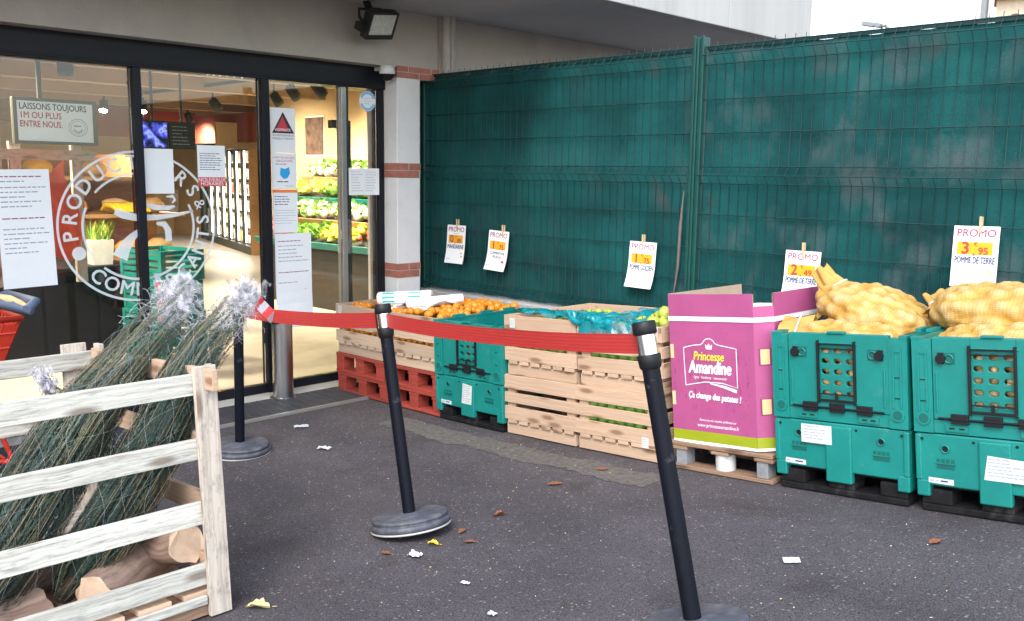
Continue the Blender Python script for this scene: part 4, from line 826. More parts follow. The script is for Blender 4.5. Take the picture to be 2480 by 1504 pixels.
# green folding boxes
def label_patch(mb,M,w_,h_,rr,torn=0.):
    pts=[(-w_/2,-h_/2+torn*rr.uniform(-.01,.01)),(w_/2-torn*.01,-h_/2),(w_/2,h_/2-torn*.01),(-w_/2+torn*.015,h_/2)]
    mb.add([M@Vector((x,y,0)) for x,y in pts],[(0,1,2,3)],'label_white')
    for k in range(int(h_/.014)-1): scribble(mb,M,-w_*.42,w_*.35,h_*.38-.0135*k,.008,'ink_grey',.0006,rr,.6)
def fold_box(label,x,sz,lab,group='green folding plastic boxes',y=FY0+.4):
    o=empty('folding_box',label,'box',(x,y,g(x)),(0,-slope(x),0),group); W_,D_=.306,.40; G='green_plastic'
    mb=MB()   # dark pallet foot
    for y in (-D_+.01,-.06,D_-.13): mb.box((-W_+.01,y,0),(W_-.01,y+.12,.03),'black_dusty')
    for x_ in (-W_+.012,-.06,W_-.132):
        for y in (-D_+.012,-.058,D_-.128): mb.box((x_,y,.0302),(x_+.12,y+.116,.095*sz),'black_dusty')
    mb.box((-W_+.02,-D_+.04,.095*sz),(W_-.02,D_-.04,.115*sz),'black_plastic'); mb.build('pallet_foot',o,bevel=.006)
    mb=MB(); H=.745*sz; s0=.335*sz; z0=.115*sz
    tk=.028
    # lower half: four walls, corner and middle feet
    mb.box((-W_,-D_,z0),(W_,-D_+tk,s0),G); mb.box((-W_,D_-tk,z0),(W_,D_,s0),G)
    for sx in (-1,1): mb.box((sx*W_,-D_+tk+.0005,z0),(sx*(W_-tk),D_-tk-.0005,s0),G)
    mb.box((-W_+tk,-D_+tk,z0+.001),(W_-tk,D_-tk,z0+.02),G)
    for sx in (-1,1):
        for sy in (-1,1): mb.box((sx*(W_+.003),sy*(D_+.003),.065*sz),(sx*(W_-.05),sy*(D_-.07),z0+.02),G)
        mb.box((sx*(W_+.004),-D_-.006,z0+.018),(sx*(W_-.022),-D_+.02,s0-.004),G)
    for sy in (-1,1): mb.box((-.06,sy*(D_+.012),.065*sz),(.06,sy*(D_-.02),s0-.012),G)
    mb.build('lower_body',o,bevel=.006)
    mb=MB(); u0=s0+.006
    # upper half: rim, corner columns, side and back walls, front wall round the grille window
    for sx in (-1,1):
        mb.box((sx*W_,-D_+tk+.0005,u0),(sx*(W_-tk),D_-tk-.0005,H),G)
        mb.box((sx*(W_+.004),-D_-.008,u0),(sx*(W_-.075),-D_+tk,H-.012),G)
        mb.box((sx*(W_-.004),D_+.004,u0),(sx*(W_-.06),D_-tk,H-.012),G)
        # long oval rib on each column
        xm=sx*(W_-.038)
        for dx in (-.016,.016): mb.box((xm+dx-.004,-D_-.013,u0+.09*sz),(xm+dx+.004,-D_-.0085,H-.055),G)
        mb.lathe([(.0,.0),(.020,.0),(.024,.004),(.024,.0045)],G,20) if False else None
        mb.cyl((xm,-D_-.0075,u0+.06*sz),(xm,-D_-.014,u0+.06*sz),.028,G,n=22); mb.cyl((xm,-D_-.0142,u0+.06*sz),(xm,-D_-.0146,u0+.06*sz),.02,'green_plastic_dark',n=20)
        mb.cyl((xm,-D_-.0075,H-.052),(xm,-D_-.0132,H-.052),.019,G,n=18)
        for zz in (.13,.22,): mb.box((xm-.012,-D_-.0095,u0+zz*sz),(xm+.012,-D_-.0086,u0+zz*sz+.005),'black_plastic')
    mb.box((-W_,D_-tk,u0),(W_,D_,H),G)
    mb.box((-W_+.0755,-D_,u0),(W_-.0755,-D_+tk,u0+.055*sz),G)
    for sx in (-1,1): mb.box((sx*(W_+.008),-D_-.01,H-.0118),(sx*(W_-.085),D_+.008,H),G) if False else mb.box((sx*(W_+.006),-D_-.01,H-.0118),(sx*(W_-.03),D_+.006,H),G)
    mb.box((-W_+.031,D_-.03,H-.0115),(W_-.031,D_+.006,H),G)
    # rail pieces along the rims
    for sx in (-1,1):
        for y in (-.25,.0,.22): mb.box((sx*(W_+.002),y,H+.0002),(sx*(W_-.022),y+.1,H+.014),G)
    for x_ in (-.14,.14):   # oval slot rings under the hinges
        mb.box((x_-.045,-D_-.006,u0+.010),(x_+.045,-D_-.0005,u0+.038),G); mb.box((x_-.03,-D_-.0066,u0+.020),(x_-.008,-D_-.0061,u0+.027),'black_plastic'); mb.box((x_+.008,-D_-.0066,u0+.020),(x_+.03,-D_-.0061,u0+.027),'black_plastic')
    mb.build('upper_body',o,bevel=.005)
    # front door panel with its grille opening
    mb=MB(); a0,a1=u0+.058*sz,H-.002; gx0,gx1=-.085,.085; gz0,gz1=u0+.105*sz,H-.055*sz; X0,X1=-W_+.077,W_-.077; yf=-D_-.004
    mb.box((X0,yf,a0),(gx0,-D_+tk,a1),G); mb.box((gx1,yf,a0),(X1,-D_+tk,a1),G); mb.box((gx0+.0003,yf,a0),(gx1-.0003,-D_+tk,gz0),G); mb.box((gx0+.0003,yf,gz1),(gx1-.0003,-D_+tk,a1),G)
    mb.box((-.04,-D_-.012,a1+.0003),(.04,-D_+.015,a1+.011),G)
    # step in the panel outline
    mb.box((X0+.012,yf-.006,a0+.03),(X0+.02,yf-.0003,H-.15*sz),G); mb.box((X1-.02,yf-.006,a0+.03),(X1-.012,yf-.0003,H-.15*sz),G)
    mb.box((gx0-.012,yf-.005,gz0-.012),(gx1+.012,yf-.0003,gz0-.006),G); mb.box((gx0-.012,yf-.005,gz1+.006),(gx1+.012,yf-.0003,gz1+.012),G)
    # grille of rounded holes
    gy0,gy1=-D_+.004,-D_+.014; nr=5; hz=(gz1-gz0)/nr
    for c_ in range(3):
        for r_ in range(nr):
            cx=gx0+(gx1-gx0)*(c_+.5)/3; cz=gz0+hz*(r_+.5); hw=(gx1-gx0)/6; hh=hz/2; n=24
            outer=[];inner=[]
            for i in range(n):
                q=2*math.pi*i/n; cq,sq=math.cos(q),math.sin(q); k=1/max(abs(cq),abs(sq)); outer.append((cx+cq*k*hw,cz+sq*k*hh))
                e=(abs(cq)**3+abs(sq)**3)**(-1/3); inner.append((cx+cq*e*.0185,cz+sq*e*.0115*min(1,hz/.048)))
            vs=[Vector((a,gy0,b)) for a,b in outer]+[Vector((a,gy0,b)) for a,b in inner]+[Vector((a,gy1,b)) for a,b in inner]
            fs=[(i,(i+1)%n,n+(i+1)%n,n+i) for i in range(n)]+[(n+i,n+(i+1)%n,2*n+(i+1)%n,2*n+i) for i in range(n)]
            mb.add(vs,fs,G)
    mb.build('front_door',o,bevel=.004)
    mb=MB()
    for sx in (-1,1): mb.box((sx*.089,yf-.014,gz0-.018),(sx*.079,yf-.0005,gz1+.022),'black_plastic')
    mb.box((-.0785,yf-.011,gz0-.012),(.0785,yf-.003,gz0+.0),'black_plastic'); mb.box((-.0785,yf-.010,gz1-.018),(.0785,yf-.003,gz1-.012),'black_plastic'); mb.box((-.0785,yf-.010,gz1+.004),(.0785,yf-.003,gz1+.010),'black_plastic')
    mb.cyl((-.076,yf-.006,gz0+.022),(.076,yf-.006,gz0+.022),.004,'black_plastic',n=8); mb.box((-.006,yf-.012,gz0+.0),(.006,yf-.004,gz0+.03),'black_plastic'); mb.build('grille_frame',o,bevel=.002)
    for x_ in (-.125,0.,.125):
        mb=MB(); mb.box((x_-.034,yf-.014,a0-.012),(x_+.034,yf-.002,a0+.028),'black_plastic'); mb.box((x_-.034,yf-.018,a0+.005),(x_+.034,yf-.0145,a0+.011),'black_plastic'); mb.build('hinge',o,bevel=.003)
    mb=MB(); mb.cyl((-.21,yf-.007,a0+.007),(.21,yf-.007,a0+.007),.004,'black_plastic',n=8); mb.build('hinge_rod',o)
    for sx in (-1,1):
        mb=MB(); xm=sx*.175; zm=H-.09*sz
        mb.box((xm-.035,yf-.0012,zm-.024),(xm+.035,yf-.0003,zm+.024),'green_plastic_dark'); mb.box((xm+sx*.008,yf-.002,zm-.022),(xm+sx*.032,yf-.0013,zm+.024),'black_plastic'); mb.cyl((xm+sx*.018,yf-.002,zm),(xm+sx*.018,yf-.018,zm),.019,'black_plastic',n=14)
        mb.tube([(xm-sx*.012+.017*math.cos(q*.5),yf-.004,zm+.017*math.sin(q*.5)) for q in range(13)],.003,G,6); mb.build('latch',o)
    # holes, vents and stickers on the lower half
    yl=-D_-.0012
    for sx in (-1,1):
        mb=MB()
        mb.cyl((sx*.19,yl+.001,s0-.06*sz),(sx*.19,yl-.0002,s0-.06*sz),.013,'black_plastic',n=16); mb.tube([(sx*.19+.015*math.cos(q*.5236),yl-.002,s0-.06*sz+.015*math.sin(q*.5236)) for q in range(13)],.003,G,6,False)
        for r_ in range(2):
            for c_ in range(4 if r_==0 else 1):
                if r_==0: mb.box((sx*.19-.036+c_*.019,yl-.0002,s0-.118*sz),(sx*.19-.022+c_*.019,yl+.0006,s0-.103*sz),'green_plastic_dark')
                else: mb.box((sx*.19-.036,yl-.0002,s0-.145*sz),(sx*.19+.035,yl+.0006,s0-.128*sz),'green_plastic_dark')
        mb.box((sx*.19-.04,yl-.004,s0-.124*sz),(sx*.19+.04,yl-.0003,s0-.121*sz),G)
        mb.build('vent',o)
        for dx in (.08,.28): mb=MB(); dx*=sx; mb.cyl((dx,yl-.004 if abs(dx)>.2 else yl,s0-.022),(dx,yl-.0062 if abs(dx)>.2 else yl-.0005,s0-.022),.006,'black_plastic',n=10); mb.build('bolt',o)
    mb=MB(); label_patch(mb,face_ny(lab[0],-D_-.0135,s0+lab[1]),lab[2],lab[3],random.Random(int(x*10)),lab[4]); mb.build('sticker',o); mb=MB()
    mb.add([face_ny(-.21,-D_-.0016,z0+.022)@Vector(p) for p in((-.05,-.011,0),(.05,-.013,0),(.05,.010,0),(-.05,.012,0))],[(0,1,2,3)],'label_white')
    M=face_ny(-.21,-D_-.0022,z0+.022); scribble(mb,M,-.045,-.01,0,.012,'ink_grey',0,rnd); scribble(mb,M,-.002,.045,0,.011,'ink_navy',0,rnd); mb.build('sticker',o)
    return o
fold_box('green folding plastic box of tomatoes between the orange crates and the apple crates',1.73,.875,(.0,-.09,.10,.13,1.),y=-.62)
fold_box('green folding plastic box beside the pink box, with a printed white label',4.155,.985,(-.10,-.055,.145,.085,0.))
fold_box('rightmost green folding plastic box, with a faded crooked white label',4.80,.985,(.055,-.115,.19,.10,1.))
for i in range(15): put('mandarin','tomato',Vector((1.73-.06+.06*(i%3),-.965,g(1.73)+.375+.045*(i//3))),'orange red fruit behind the grille of the first green box','fruit','fruit behind the grille of the first green box',.9)
for k,x in enumerate((4.155,4.80)):
    th=slope(x)
    for i in range(15):
        p=(-.058+.058*(i%3),-.345,.415+.052*(i//3)); w_=(x+p[0]*math.cos(th)-p[2]*math.sin(th),-.6+p[1],g(x)+p[0]*math.sin(th)+p[2]*math.cos(th))
        put('potato','potato',w_,'pale potato behind the grille of the %s green potato box'%('middle','rightmost')[k],'vegetable','potatoes behind the grilles',1.)
# apple crates: two stacks of two
for k,(x,nm) in enumerate(((2.315,'left'),(2.89,'right'))):
    for j in range(2):
        wood_crate('slatted pine crate in the %s apple stack, %s one'%(nm,('lower','upper')[j]),x,.003+.3615*j,'slatted pine apple crates','pine',sticker={(0,1):(-.215,.315),(1,0):(.20,.10)}.get((k,j)),yaw_=R(.4*(-1)**(j+k)))
        if (k,j)==(0,0): continue
        for z in (.181,.265):
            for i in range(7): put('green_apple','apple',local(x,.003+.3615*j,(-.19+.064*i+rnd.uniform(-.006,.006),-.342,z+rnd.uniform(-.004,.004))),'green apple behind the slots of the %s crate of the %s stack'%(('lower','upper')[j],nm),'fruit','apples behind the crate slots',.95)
    for i in range(6):
        for j in range(9):
            px,py=-.21+.083*i+rnd.uniform(-.01,.01),-.33+.078*j+rnd.uniform(-.01,.01)
            if k==1 and px>.05 and py<-.05: continue
            put('apple','apple',local(x,.3645,(px,py,.298+rnd.uniform(-.01,.012))),'yellow green apple under the blue film in the %s crate'%nm,'fruit','apples under the blue film',1.)
for i,(px,py,pz) in enumerate([(.10,-.30,.36),(.175,-.31,.365),(.245,-.30,.37),(.20,-.24,.41),(.13,-.22,.37),(.25,-.22,.385),(.08,-.14,.37),(.22,-.14,.39),(.15,-.08,.38)]):
    put('apple','apple',local(2.89,.3645,(px,py,pz)),'yellow green apple heaped loose at the corner beside the pink box','fruit','loose apples beside the pink box',1.08)
def film_sheet(label,x,fn,nu,nv,m):
    mb=MB(); mb.grid(fn,nu,nv,m); return tag(mb.build('plastic_film'),label,'plastic film')
def cr(u,v,s,a): return a*(noise.noise(Vector((u*s,v*s,s)))+.6*abs(noise.noise(Vector((u*s*2.3,v*s*2.3,3+s)))))
def ap(x,px,py,pz): return local(x,.3645,(px,py,pz))
film_sheet('crumpled blue green plastic film over the left apple crate',2.315,lambda u,v:ap(2.315,-.25+.53*u,-.37+.5*v+cr(u,v,5,.03),.352-.02*v+cr(u,v,6,.032)+.035*(1-u)*(1-v)),40,34,'cyan_film')
film_sheet('crumpled blue green plastic film hanging over the front of the right apple crate',2.89,lambda u,v:ap(2.89,-.27+.50*u+cr(u,v,4,.02),(-.409-.012*abs(math.sin(u*17)) if v<.3 else -.405+.62*(v-.3)/.7),(.262+.112*(v/.3)+.04*(1-u)*(1-v/.3) if v<.3 else .368+cr(u,v,7,.035)+.05*max(0,u-.4)*(v-.3))),44,40,'cyan_film')
film_sheet('clear green tinged liner film folded along the front of the right apple crate',2.89,lambda u,v:ap(2.89,-.02+.30*u,-.414-.008*math.sin(u*19+v*4)-.006*v,.235+.135*v+.01*math.sin(u*11)),24,12,'clear_film')
mb=MB()
for k in range(3): mb.tube([ap(2.6,-.10+.05*k+.24*t+.015*math.sin(t*14+k),-.385-.02*math.sin(t*3.1),.385+.02*math.sin(t*9+k*2)-.03*t) for t in [i/12 for i in range(13)]],[.008+.014*abs(math.sin(i*.9+k)) for i in range(13)],'cyan_film',8)
tag(mb.build('plastic_film'),'twisted rope of blue green film between the two apple crates','plastic film')

# pink potato box on its pallet
px0=3.525; half_pallet('worn brown wooden pallet with a grey tube foot under the pink box',px0+.01,.0,'pallet_wood',kind='tube')
pk=empty('pink_box','tall pink cardboard potato box with a crown logo on a wooden pallet','box',at(px0,dz=.1435),(R(0),-slope(px0)-R(1.2),R(-1)))
W_,D_,H=.288,.39,.755; c=.07; t=.008
poly=[(-W_+.02,-D_),(W_-c,-D_),(W_,-D_+c),(W_,D_-c),(W_-c,D_),(-W_+c,D_),(-W_,D_-c),(-W_,-D_+.03)]
def wall_ring(mb,pts,z0,z1,m,off=0.,mi=None,skip=()):
    n=len(pts)
    for i in range(n):
        if i in skip: continue
        a=Vector((*pts[i],0));b=Vector((*pts[(i+1)%n],0)); d=(b-a).normalized(); nrm=Vector((d.y,-d.x,0))
        z1a=z1[i] if hasattr(z1,'__len__') else z1
        vs=[a+nrm*off+Vector((0,0,z0)),b+nrm*off+Vector((0,0,z0)),b+nrm*off+Vector((0,0,z1a)),a+nrm*off+Vector((0,0,z1a))]
        mb.add(vs,[(0,1,2,3)],m); 
        if mi: mb.add([v-nrm*t for v in vs],[(3,2,1,0)],mi); mb.add([vs[3],vs[2],vs[2]-nrm*t,vs[3]-nrm*t],[(0,1,2,3)],'brown_card')
mb=MB(); tops=[H,H-.06,H,H,H-.2,H-.2,H+.0,H]
wall_ring(mb,poly,0,tops,'pink_card',mi='brown_card',skip=(4,))
wall_ring(mb,poly,.0,.014,'white_card',off=.0012); wall_ring(mb,poly,.0145,.066,'lime_card',off=.0011)
wall_ring(mb,poly,H-.135,H-.112,'white_card',off=.0035)
mb.add([Vector((x,y,.01)) for x,y in poly],[tuple(range(8))],'brown_card')
# corner windows with the wooden stay behind
for zc in (.455,.215):
    a,b=Vector((W_-c,-D_,0)),Vector((W_,-D_+c,0)); d=(b-a).normalized(); nr=Vector((d.y,-d.x,0)); cc=(a+b)/2
    vs=[cc+d*s_*.030+nr*.0025+Vector((0,0,zc+z_)) for s_,z_ in((-1,-.04),(1,-.04),(1,.04),(-1,.04))]; mb.add(vs,[(0,1,2,3)],'scuff_pink')
    vs=[cc+d*s_*.022+nr*.0034+Vector((0,0,zc+z_)) for s_,z_ in((-1,-.036),(1,-.036),(1,.036),(-1,.036))]; mb.add(vs,[(0,1,2,3)],'peg_card')
    mb.add([Vector((-W_+.001+x_,-D_-.0016 if x_>.018 else -D_+.028-.0,zc+z_+.01)) for x_,z_ in((.022,-.035),(.042,-.035),(.042,.035),(.022,.035))],[(0,1,2,3)],'peg_card')
# scuffs and slits in the print
rr=random.Random(5)
for k in range(46):
    x_,z_=rr.uniform(-.25,.20),rr.gauss(.33,.09); h_=rr.uniform(.006,.035)
    rect(mb,face_ny(0,-D_-.0009,0),x_,z_,x_+rr.uniform(.0015,.005),z_+h_,0,'scuff_pink')
M=face_ny(-.035,-D_-.0018,.40)
fr_=[(-.145,-.105),(-.15,.085)]+[(-.15+.1*i/6,.085+.018*math.sin(i/6*1.5)) for i in range(7)]+[(.0+.035*math.cos(R(165-i*15)),.105+.03*math.sin(R(165-i*15))) for i in range(11)]+[(.055+.1*i/6,.105-.0025*i) for i in range(7)]+[(.155,-.10),(.07,-.082),(-.03,-.082),(-.145,-.105)]
stroke(mb,M,fr_,.004,0,'white_card')
stroke(mb,M,[(.0,-.088),(.08,-.1),(.15,-.118)],[.004,.012,.016],.0003,'white_card')
mb.prism([(-.016,.082),(.016,.082),(.02,.108),(.009,.095),(0,.112),(-.009,.095),(-.02,.108)],0,.0004,'white_card',M)
mb.text('Princesse',.062,M@Matrix.Translation((-.005,.045,.0002)),'lime_ink',shear=.18,maxw=.175,wt=.02)
mb.text('Amandine',.088,M@Matrix.Translation((.0,-.012,.0004)),'white_card',shear=.15,maxw=.245,wt=.03)
mb.text('ligne · fondante · savoureuse',.02,M@Matrix.Translation((.0,-.06,.0002)),'white_card',shear=.15,maxw=.19)
mb.text('Ça change des patates !',.045,face_ny(-.015,-D_-.0018,.245)@Matrix.Rotation(R(-1.5),4,'Z'),'white_card',shear=.15,maxw=.30,wt=.025)
mb.text('Retrouvez nos recettes préférées sur',.018,face_ny(.0,-D_-.0018,.125),'white_card',maxw=.21)
mb.text('www.princesseamandine.fr',.026,face_ny(.0,-D_-.0018,.098),'white_card',maxw=.24)
mb.build('body',pk)
mb=MB(); mb.add([Vector((W_+.002,-D_+c+.02,.04)),Vector((W_+.004,-D_+c+.09,.04)),Vector((W_+.004,-D_+c+.09,.16)),Vector((W_+.002,-D_+c+.02,.16))],[(0,1,2,3)],'label_white'); mb.build('label',pk)

# potato sacks
def sack(label,c,semi,rz,ry,seed,neck=None,group='yellow net sacks of potatoes'):
    o=empty('potato_sack',label,'sack',c,(0,ry,rz),group)
    mb=MB(); nu,nv=110,64; vs=[];pr=[];uvs={}
    for i in range(nv+1):
        th=math.pi*i/nv
        for j in range(nu+1):
            q=2*math.pi*j/nu; d=Vector((math.cos(th),math.sin(th)*math.cos(q),math.sin(th)*math.sin(q)))
            e=2.35; k=(abs(d.x)**e+abs(d.y)**e+abs(d.z)**e)**(-1/e)
            p=Vector((d.x*semi[0],d.y*semi[1],d.z*semi[2]))*k
            p*=1+.10*noise.noise(p*5+Vector((seed,0,seed)))
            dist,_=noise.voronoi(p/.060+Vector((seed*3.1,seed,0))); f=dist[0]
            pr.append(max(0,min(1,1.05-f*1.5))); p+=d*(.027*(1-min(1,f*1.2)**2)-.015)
            p.z=max(p.z,-semi[2]*.85); vs.append(p)
    fs=[(i*(nu+1)+j,(i+1)*(nu+1)+j,(i+1)*(nu+1)+j+1,i*(nu+1)+j+1) for i in range(nv) for j in range(nu)]
    U=lambda a:((a%(nu+1))/nu*3.14*(semi[1]+semi[2]),(a//(nu+1))/nv*2.6*semi[0])
    mb.add(vs,fs,'potato_net',True,[[U(a) for a in f] for f in fs]); mb.press=pr; mb.build('body',o)
    if neck:
        (p0,p1,r0,r1,r2)=neck; mb=MB(); a=(Vector(p1)-Vector(p0)); ax=a.normalized(); u=ax.orthogonal().normalized(); v=ax.cross(u)
        def fn(s,t):
            q=6.2832*s; r=(r0*(1-t/.45)+r1*(t/.45)) if t<.45 else r1+(r2-r1)*(t-.45)/.55
            r*=1+.20*math.sin(q*5+seed)*(.4+.5*t)+.10*math.sin(q*9+t*5)
            return Vector(p0)+a*t+(u*math.cos(q)*1.25+v*math.sin(q)*.6)*r+Vector((0,0,.014*math.sin(q*3+t*4)))*t+Vector((-.045,0,-.02))*math.sin(3.1416*t)*0
        mb.grid(fn,48,14,'potato_net'); mb.press=[.1]*len(mb.v); mb.build('neck',o)
        mb=MB(); cc=Vector(p0)+a*.45; mb.tube([cc+(u*math.cos(k*.5236)*1.25+v*math.sin(k*.5236)*.62)*(r1*1.2) for k in range(13)],.004,'net_thread',6,False); mb.build('tie',o)
sack('potato sack with its frayed neck standing up beside the pink box',(4.085,-.585,.975),(.285,.20,.115),R(-4),R(12),1.3,((-.16,-.02,.0),(-.32,-.04,.13),.11,.05,.03))
sack('potato sack at the box front with its neck flopped left, next to the pink box',(4.05,-.80,.868),(.245,.15,.09),R(3),R(-3),2.7,((-.16,-.03,.025),(-.30,-.06,.045),.085,.06,.05))
sack('plump potato sack piled on top of the rightmost green box',(4.68,-.57,1.045),(.345,.23,.125),R(2),R(-3),4.1,((-.30,.0,.0),(-.355,.04,.06),.07,.03,.035))
sack('potato sack at the front of the rightmost green box',(4.725,-.78,.918),(.275,.18,.11),R(-2),R(-4),5.9)

# ------------------------------------------------------------------ belt barrier
def stanchion(label,base,tilt,h):
    x=base[0]; dl=max(0,R(tilt)-slope(x)); r=.165
    o=empty('barrier_post',label,'barrier post',(x,base[1],base[2]+r*math.sin(dl)*.75),(0,-R(tilt),0),'black belt barrier posts')
    mb=MB(); mb.lathe([(.166,.0083),(.171,.013),(.171,.030),(.166,.034)],'black_rubber',56); mb.lathe([(.166,.034),(.159,.035),(.159,.041)],'black_rubber',56,False); mb.lathe([(.159,.041),(.163,.045),(.160,.052),(.150,.056)],'black_rubber',56); mb.lathe([(.150,.056),(.046,.0585),(.044,.063),(.03,.064)],'black_rubber',56); mb.build('base',o)
    mb=MB(); mb.lathe([(.150,.0),(.168,.0),(.172,.004),(.168,.0082)],'rubber_rim',48); mb.build('base_rim',o)
    mb=MB(); mb.lathe([(.027,.06),(.027,h-.125)],'post_paint',24); mb.build('pole',o)
    mb=MB(); mb.lathe([(.027,h-.145),(.033,h-.138),(.036,h-.104),(.034,h-.10)],'black_plastic',28); mb.build('collar',o)
    mb=MB(); mb.lathe([(.030,h-.102),(.030,h-.038)],'chrome',32); mb.build('belt_cassette',o)
    mb=MB(); mb.lathe([(.032,h-.041),(.036,h-.036),(.036,h-.004),(.032,h),(.0,h)],'black_plastic',32); mb.build('cap',o)
    n=Vector((-math.sin(R(tilt)),0,math.cos(R(tilt)))); return o,o.location+n*(h-.070),n
sl,tl,nl=stanchion('farthest black barrier post, standing behind the netted trees near the door',(1.217,-2.32,.017),-1.9,.90)
sm,tm,nm_=stanchion('black barrier post in the middle, leaning left between two stretches of red belt',(2.959,-2.484,.1005),11.5,.953)
sr,tr,nr_=stanchion('nearest black barrier post, leaning left at the end of the red belt',(4.479,-2.638,.2305),14.1,.953)
def belt(parent,a,b,na,nb,sag,wd,twist=0.):
    inv=(Matrix.Translation(parent.location)@parent.rotation_euler.to_matrix().to_4x4()).inverted()
    mb=MB(); n=36; d=(b-a).normalized(); side=Vector((d.y,-d.x,0)).normalized()
    for off in (-.0008,.0008):
        def fn(u,v):
            p=a.lerp(b,u)+Vector((0,0,-sag*4*u*(1-u))); nn=na.lerp(nb,u).normalized()
            ang=twist*math.sin(u*3.1416); w_=nn*math.cos(ang)+side*math.sin(ang)
            return inv@(p+w_*wd*(v-.5)+side*(off+.004*math.sin(u*9)))
        mb.grid(fn,n,6,'belt_red')
    mb.build('belt',parent)
def edge(t,o_,d): return t+(o_-t).normalized()*.03
belt(sr,edge(tm,tr,0),edge(tr,tm,0),nm_,nr_,.022,.062,.12)
belt(sm,edge(tl,tm,0)+Vector((0,0,-.01)),edge(tm,tl,0),nl,nm_,.02,.068,-.1)
for s_,t_,o2 in ((sm,tm,tl),):
    inv=(Matrix.Translation(s_.location)@s_.rotation_euler.to_matrix().to_4x4()).inverted(); p=inv@(t_+(o2-t_).normalized()*.042)
    mb=MB(); mb.box((p.x-.012,p.y-.012,p.z-.04),(p.x+.012,p.y+.012,p.z+.036),'black_plastic'); mb.build('belt_clip',s_,bevel=.004)
def tape(label,p0,p1,side,wd,nseg):
    mb=MB(); p0,p1,side=Vector(p0),Vector(p1),Vector(side).normalized(); a=(p1-p0)
    for k in range(nseg):
        c='litter_white' if k%2==0 else 'tape_red'; q0,q1=p0+a*(k/nseg),p0+a*((k+1)/nseg)
        w0=Vector((.006*math.sin(k*2.),0,0)); w1=Vector((.006*math.sin(k*2.+2.),0,0)); t=Vector((.0016,0,0))
        vs=[q0-side*wd/2+w0,q0+side*wd/2+w0,q1+side*wd/2+w1,q1-side*wd/2+w1]
        mb.add(vs+[v-t for v in vs],[(0,1,2,3),(7,6,5,4),(0,3,7,4),(1,5,6,2)],c)
    tag(mb.build('barrier_tape'),label,'tape')
tape('short folded red and white barrier tape at the left end of the belt',(1.72,-2.50,.985),(1.70,-2.365,.845),(0,.75,.66),.06,5)
tape('red and white barrier tape hanging down the glass at the logo',(.052,-2.238,.935),(.052,-2.222,.60),(0,1,0),.035,6)

# steel bollard by the door
bo=empty('steel_bollard','brushed steel bollard in front of the sliding door','bollard',(.215,-1.426,.0))
mb=MB(); n=36; vs=[];r=.072
for z in (0.012,.1,.3,.5): vs+=[Vector((r*math.cos(6.2832*j/n),r*math.sin(6.2832*j/n),z)) for j in range(n)]
vs+=[Vector((r*math.cos(6.2832*j/n),r*math.sin(6.2832*j/n),.56+.02*math.sin(6.2832*j/n))) for j in range(n)]
mb.add(vs,[(i*n+j,i*n+(j+1)%n,(i+1)*n+(j+1)%n,(i+1)*n+j) for i in range(4) for j in range(n)],'steel',True); mb.add(vs[-n:],[tuple(range(n))],'steel'); mb.build('tube',bo)
mb=MB(); mb.lathe([(.10,.002),(.10,.010),(.085,.016),(.074,.016)],'steel',32); 
for k in range(4): mb.cyl((.088*math.cos(k*1.57+.6),.088*math.sin(k*1.57+.6),.010),(.088*math.cos(k*1.57+.6),.088*math.sin(k*1.57+.6),.02),.007,'steel',n=6)
mb.build('base_flange',bo)

# ------------------------------------------------------------------ stake crate with netted trees
SX,SY=2.61,-4.02; ST=R(4.0)
sc_=empty('stake_crate','weathered pale slatted wooden pallet crate holding netted trees','crate',(SX,SY,g(SX)),(0,-ST,0))
def SL(p): return Vector((SX+p[0]*math.cos(ST)-p[2]*math.sin(ST),SY+p[1],g(SX)+p[0]*math.sin(ST)+p[2]*math.cos(ST)))
LV=((.108,.18),(.318,.395),(.533,.603),(.757,.828)); Wd='weathered'
def sb(nm,lo,hi,m=Wd): mb=MB(); mb.box(lo,hi,m); return mb.build(nm,sc_,bevel=.0025)
sb('post',(.490,.545,.0),(.511,.622,.85),'weathered_post'); sb('post',(.468,.602,.09),(.4895,.622,.85),'weathered_post')
sb('post',(-.511,.48,.0),(-.490,.575,.862),'weathered_post'); sb('post',(.490,-.622,.0),(.511,-.545,.85),'weathered_post'); sb('post',(-.511,-.622,.0),(-.490,-.53,.85),'weathered_post'); sb('post',(-.4895,.602,.09),(-.43,.622,.855),'weathered_post')
for z0,z1 in LV:
    j=rnd.uniform(-.004,.004)
    sb('slat',(.468,-.622,z0+j),(.489,.601,z1+j)); sb('slat',(-.489,-.62,z0),(-.468,.60,z1))
    if z0>.3: sb('slat',(-.46,.58,z0+.012),(.56 if z0>.7 else .467,.6015,z1+.012),'pine'); 
    else: sb('slat',(-.46,.58,z0+.01),(.467,.6015,z1+.01),'pine')
    sb('slat',(-.46,-.62,z0),(.467,-.60,z1))
mb=MB()
for i in range(8): mb.box((-.50,-.61+i*.154,.068),(.487,-.61+i*.154+.11,.088),'pine')
mb.build('floor_board',sc_,bevel=.002)
for x_ in (-.49,-.06,.375): sb('runner',(x_,-.62,.0),(x_+.11,.62,.066),'pallet_wood')
sb('edge_board',(.4895,-.62,.045),(.505,.54,.075),'weathered')

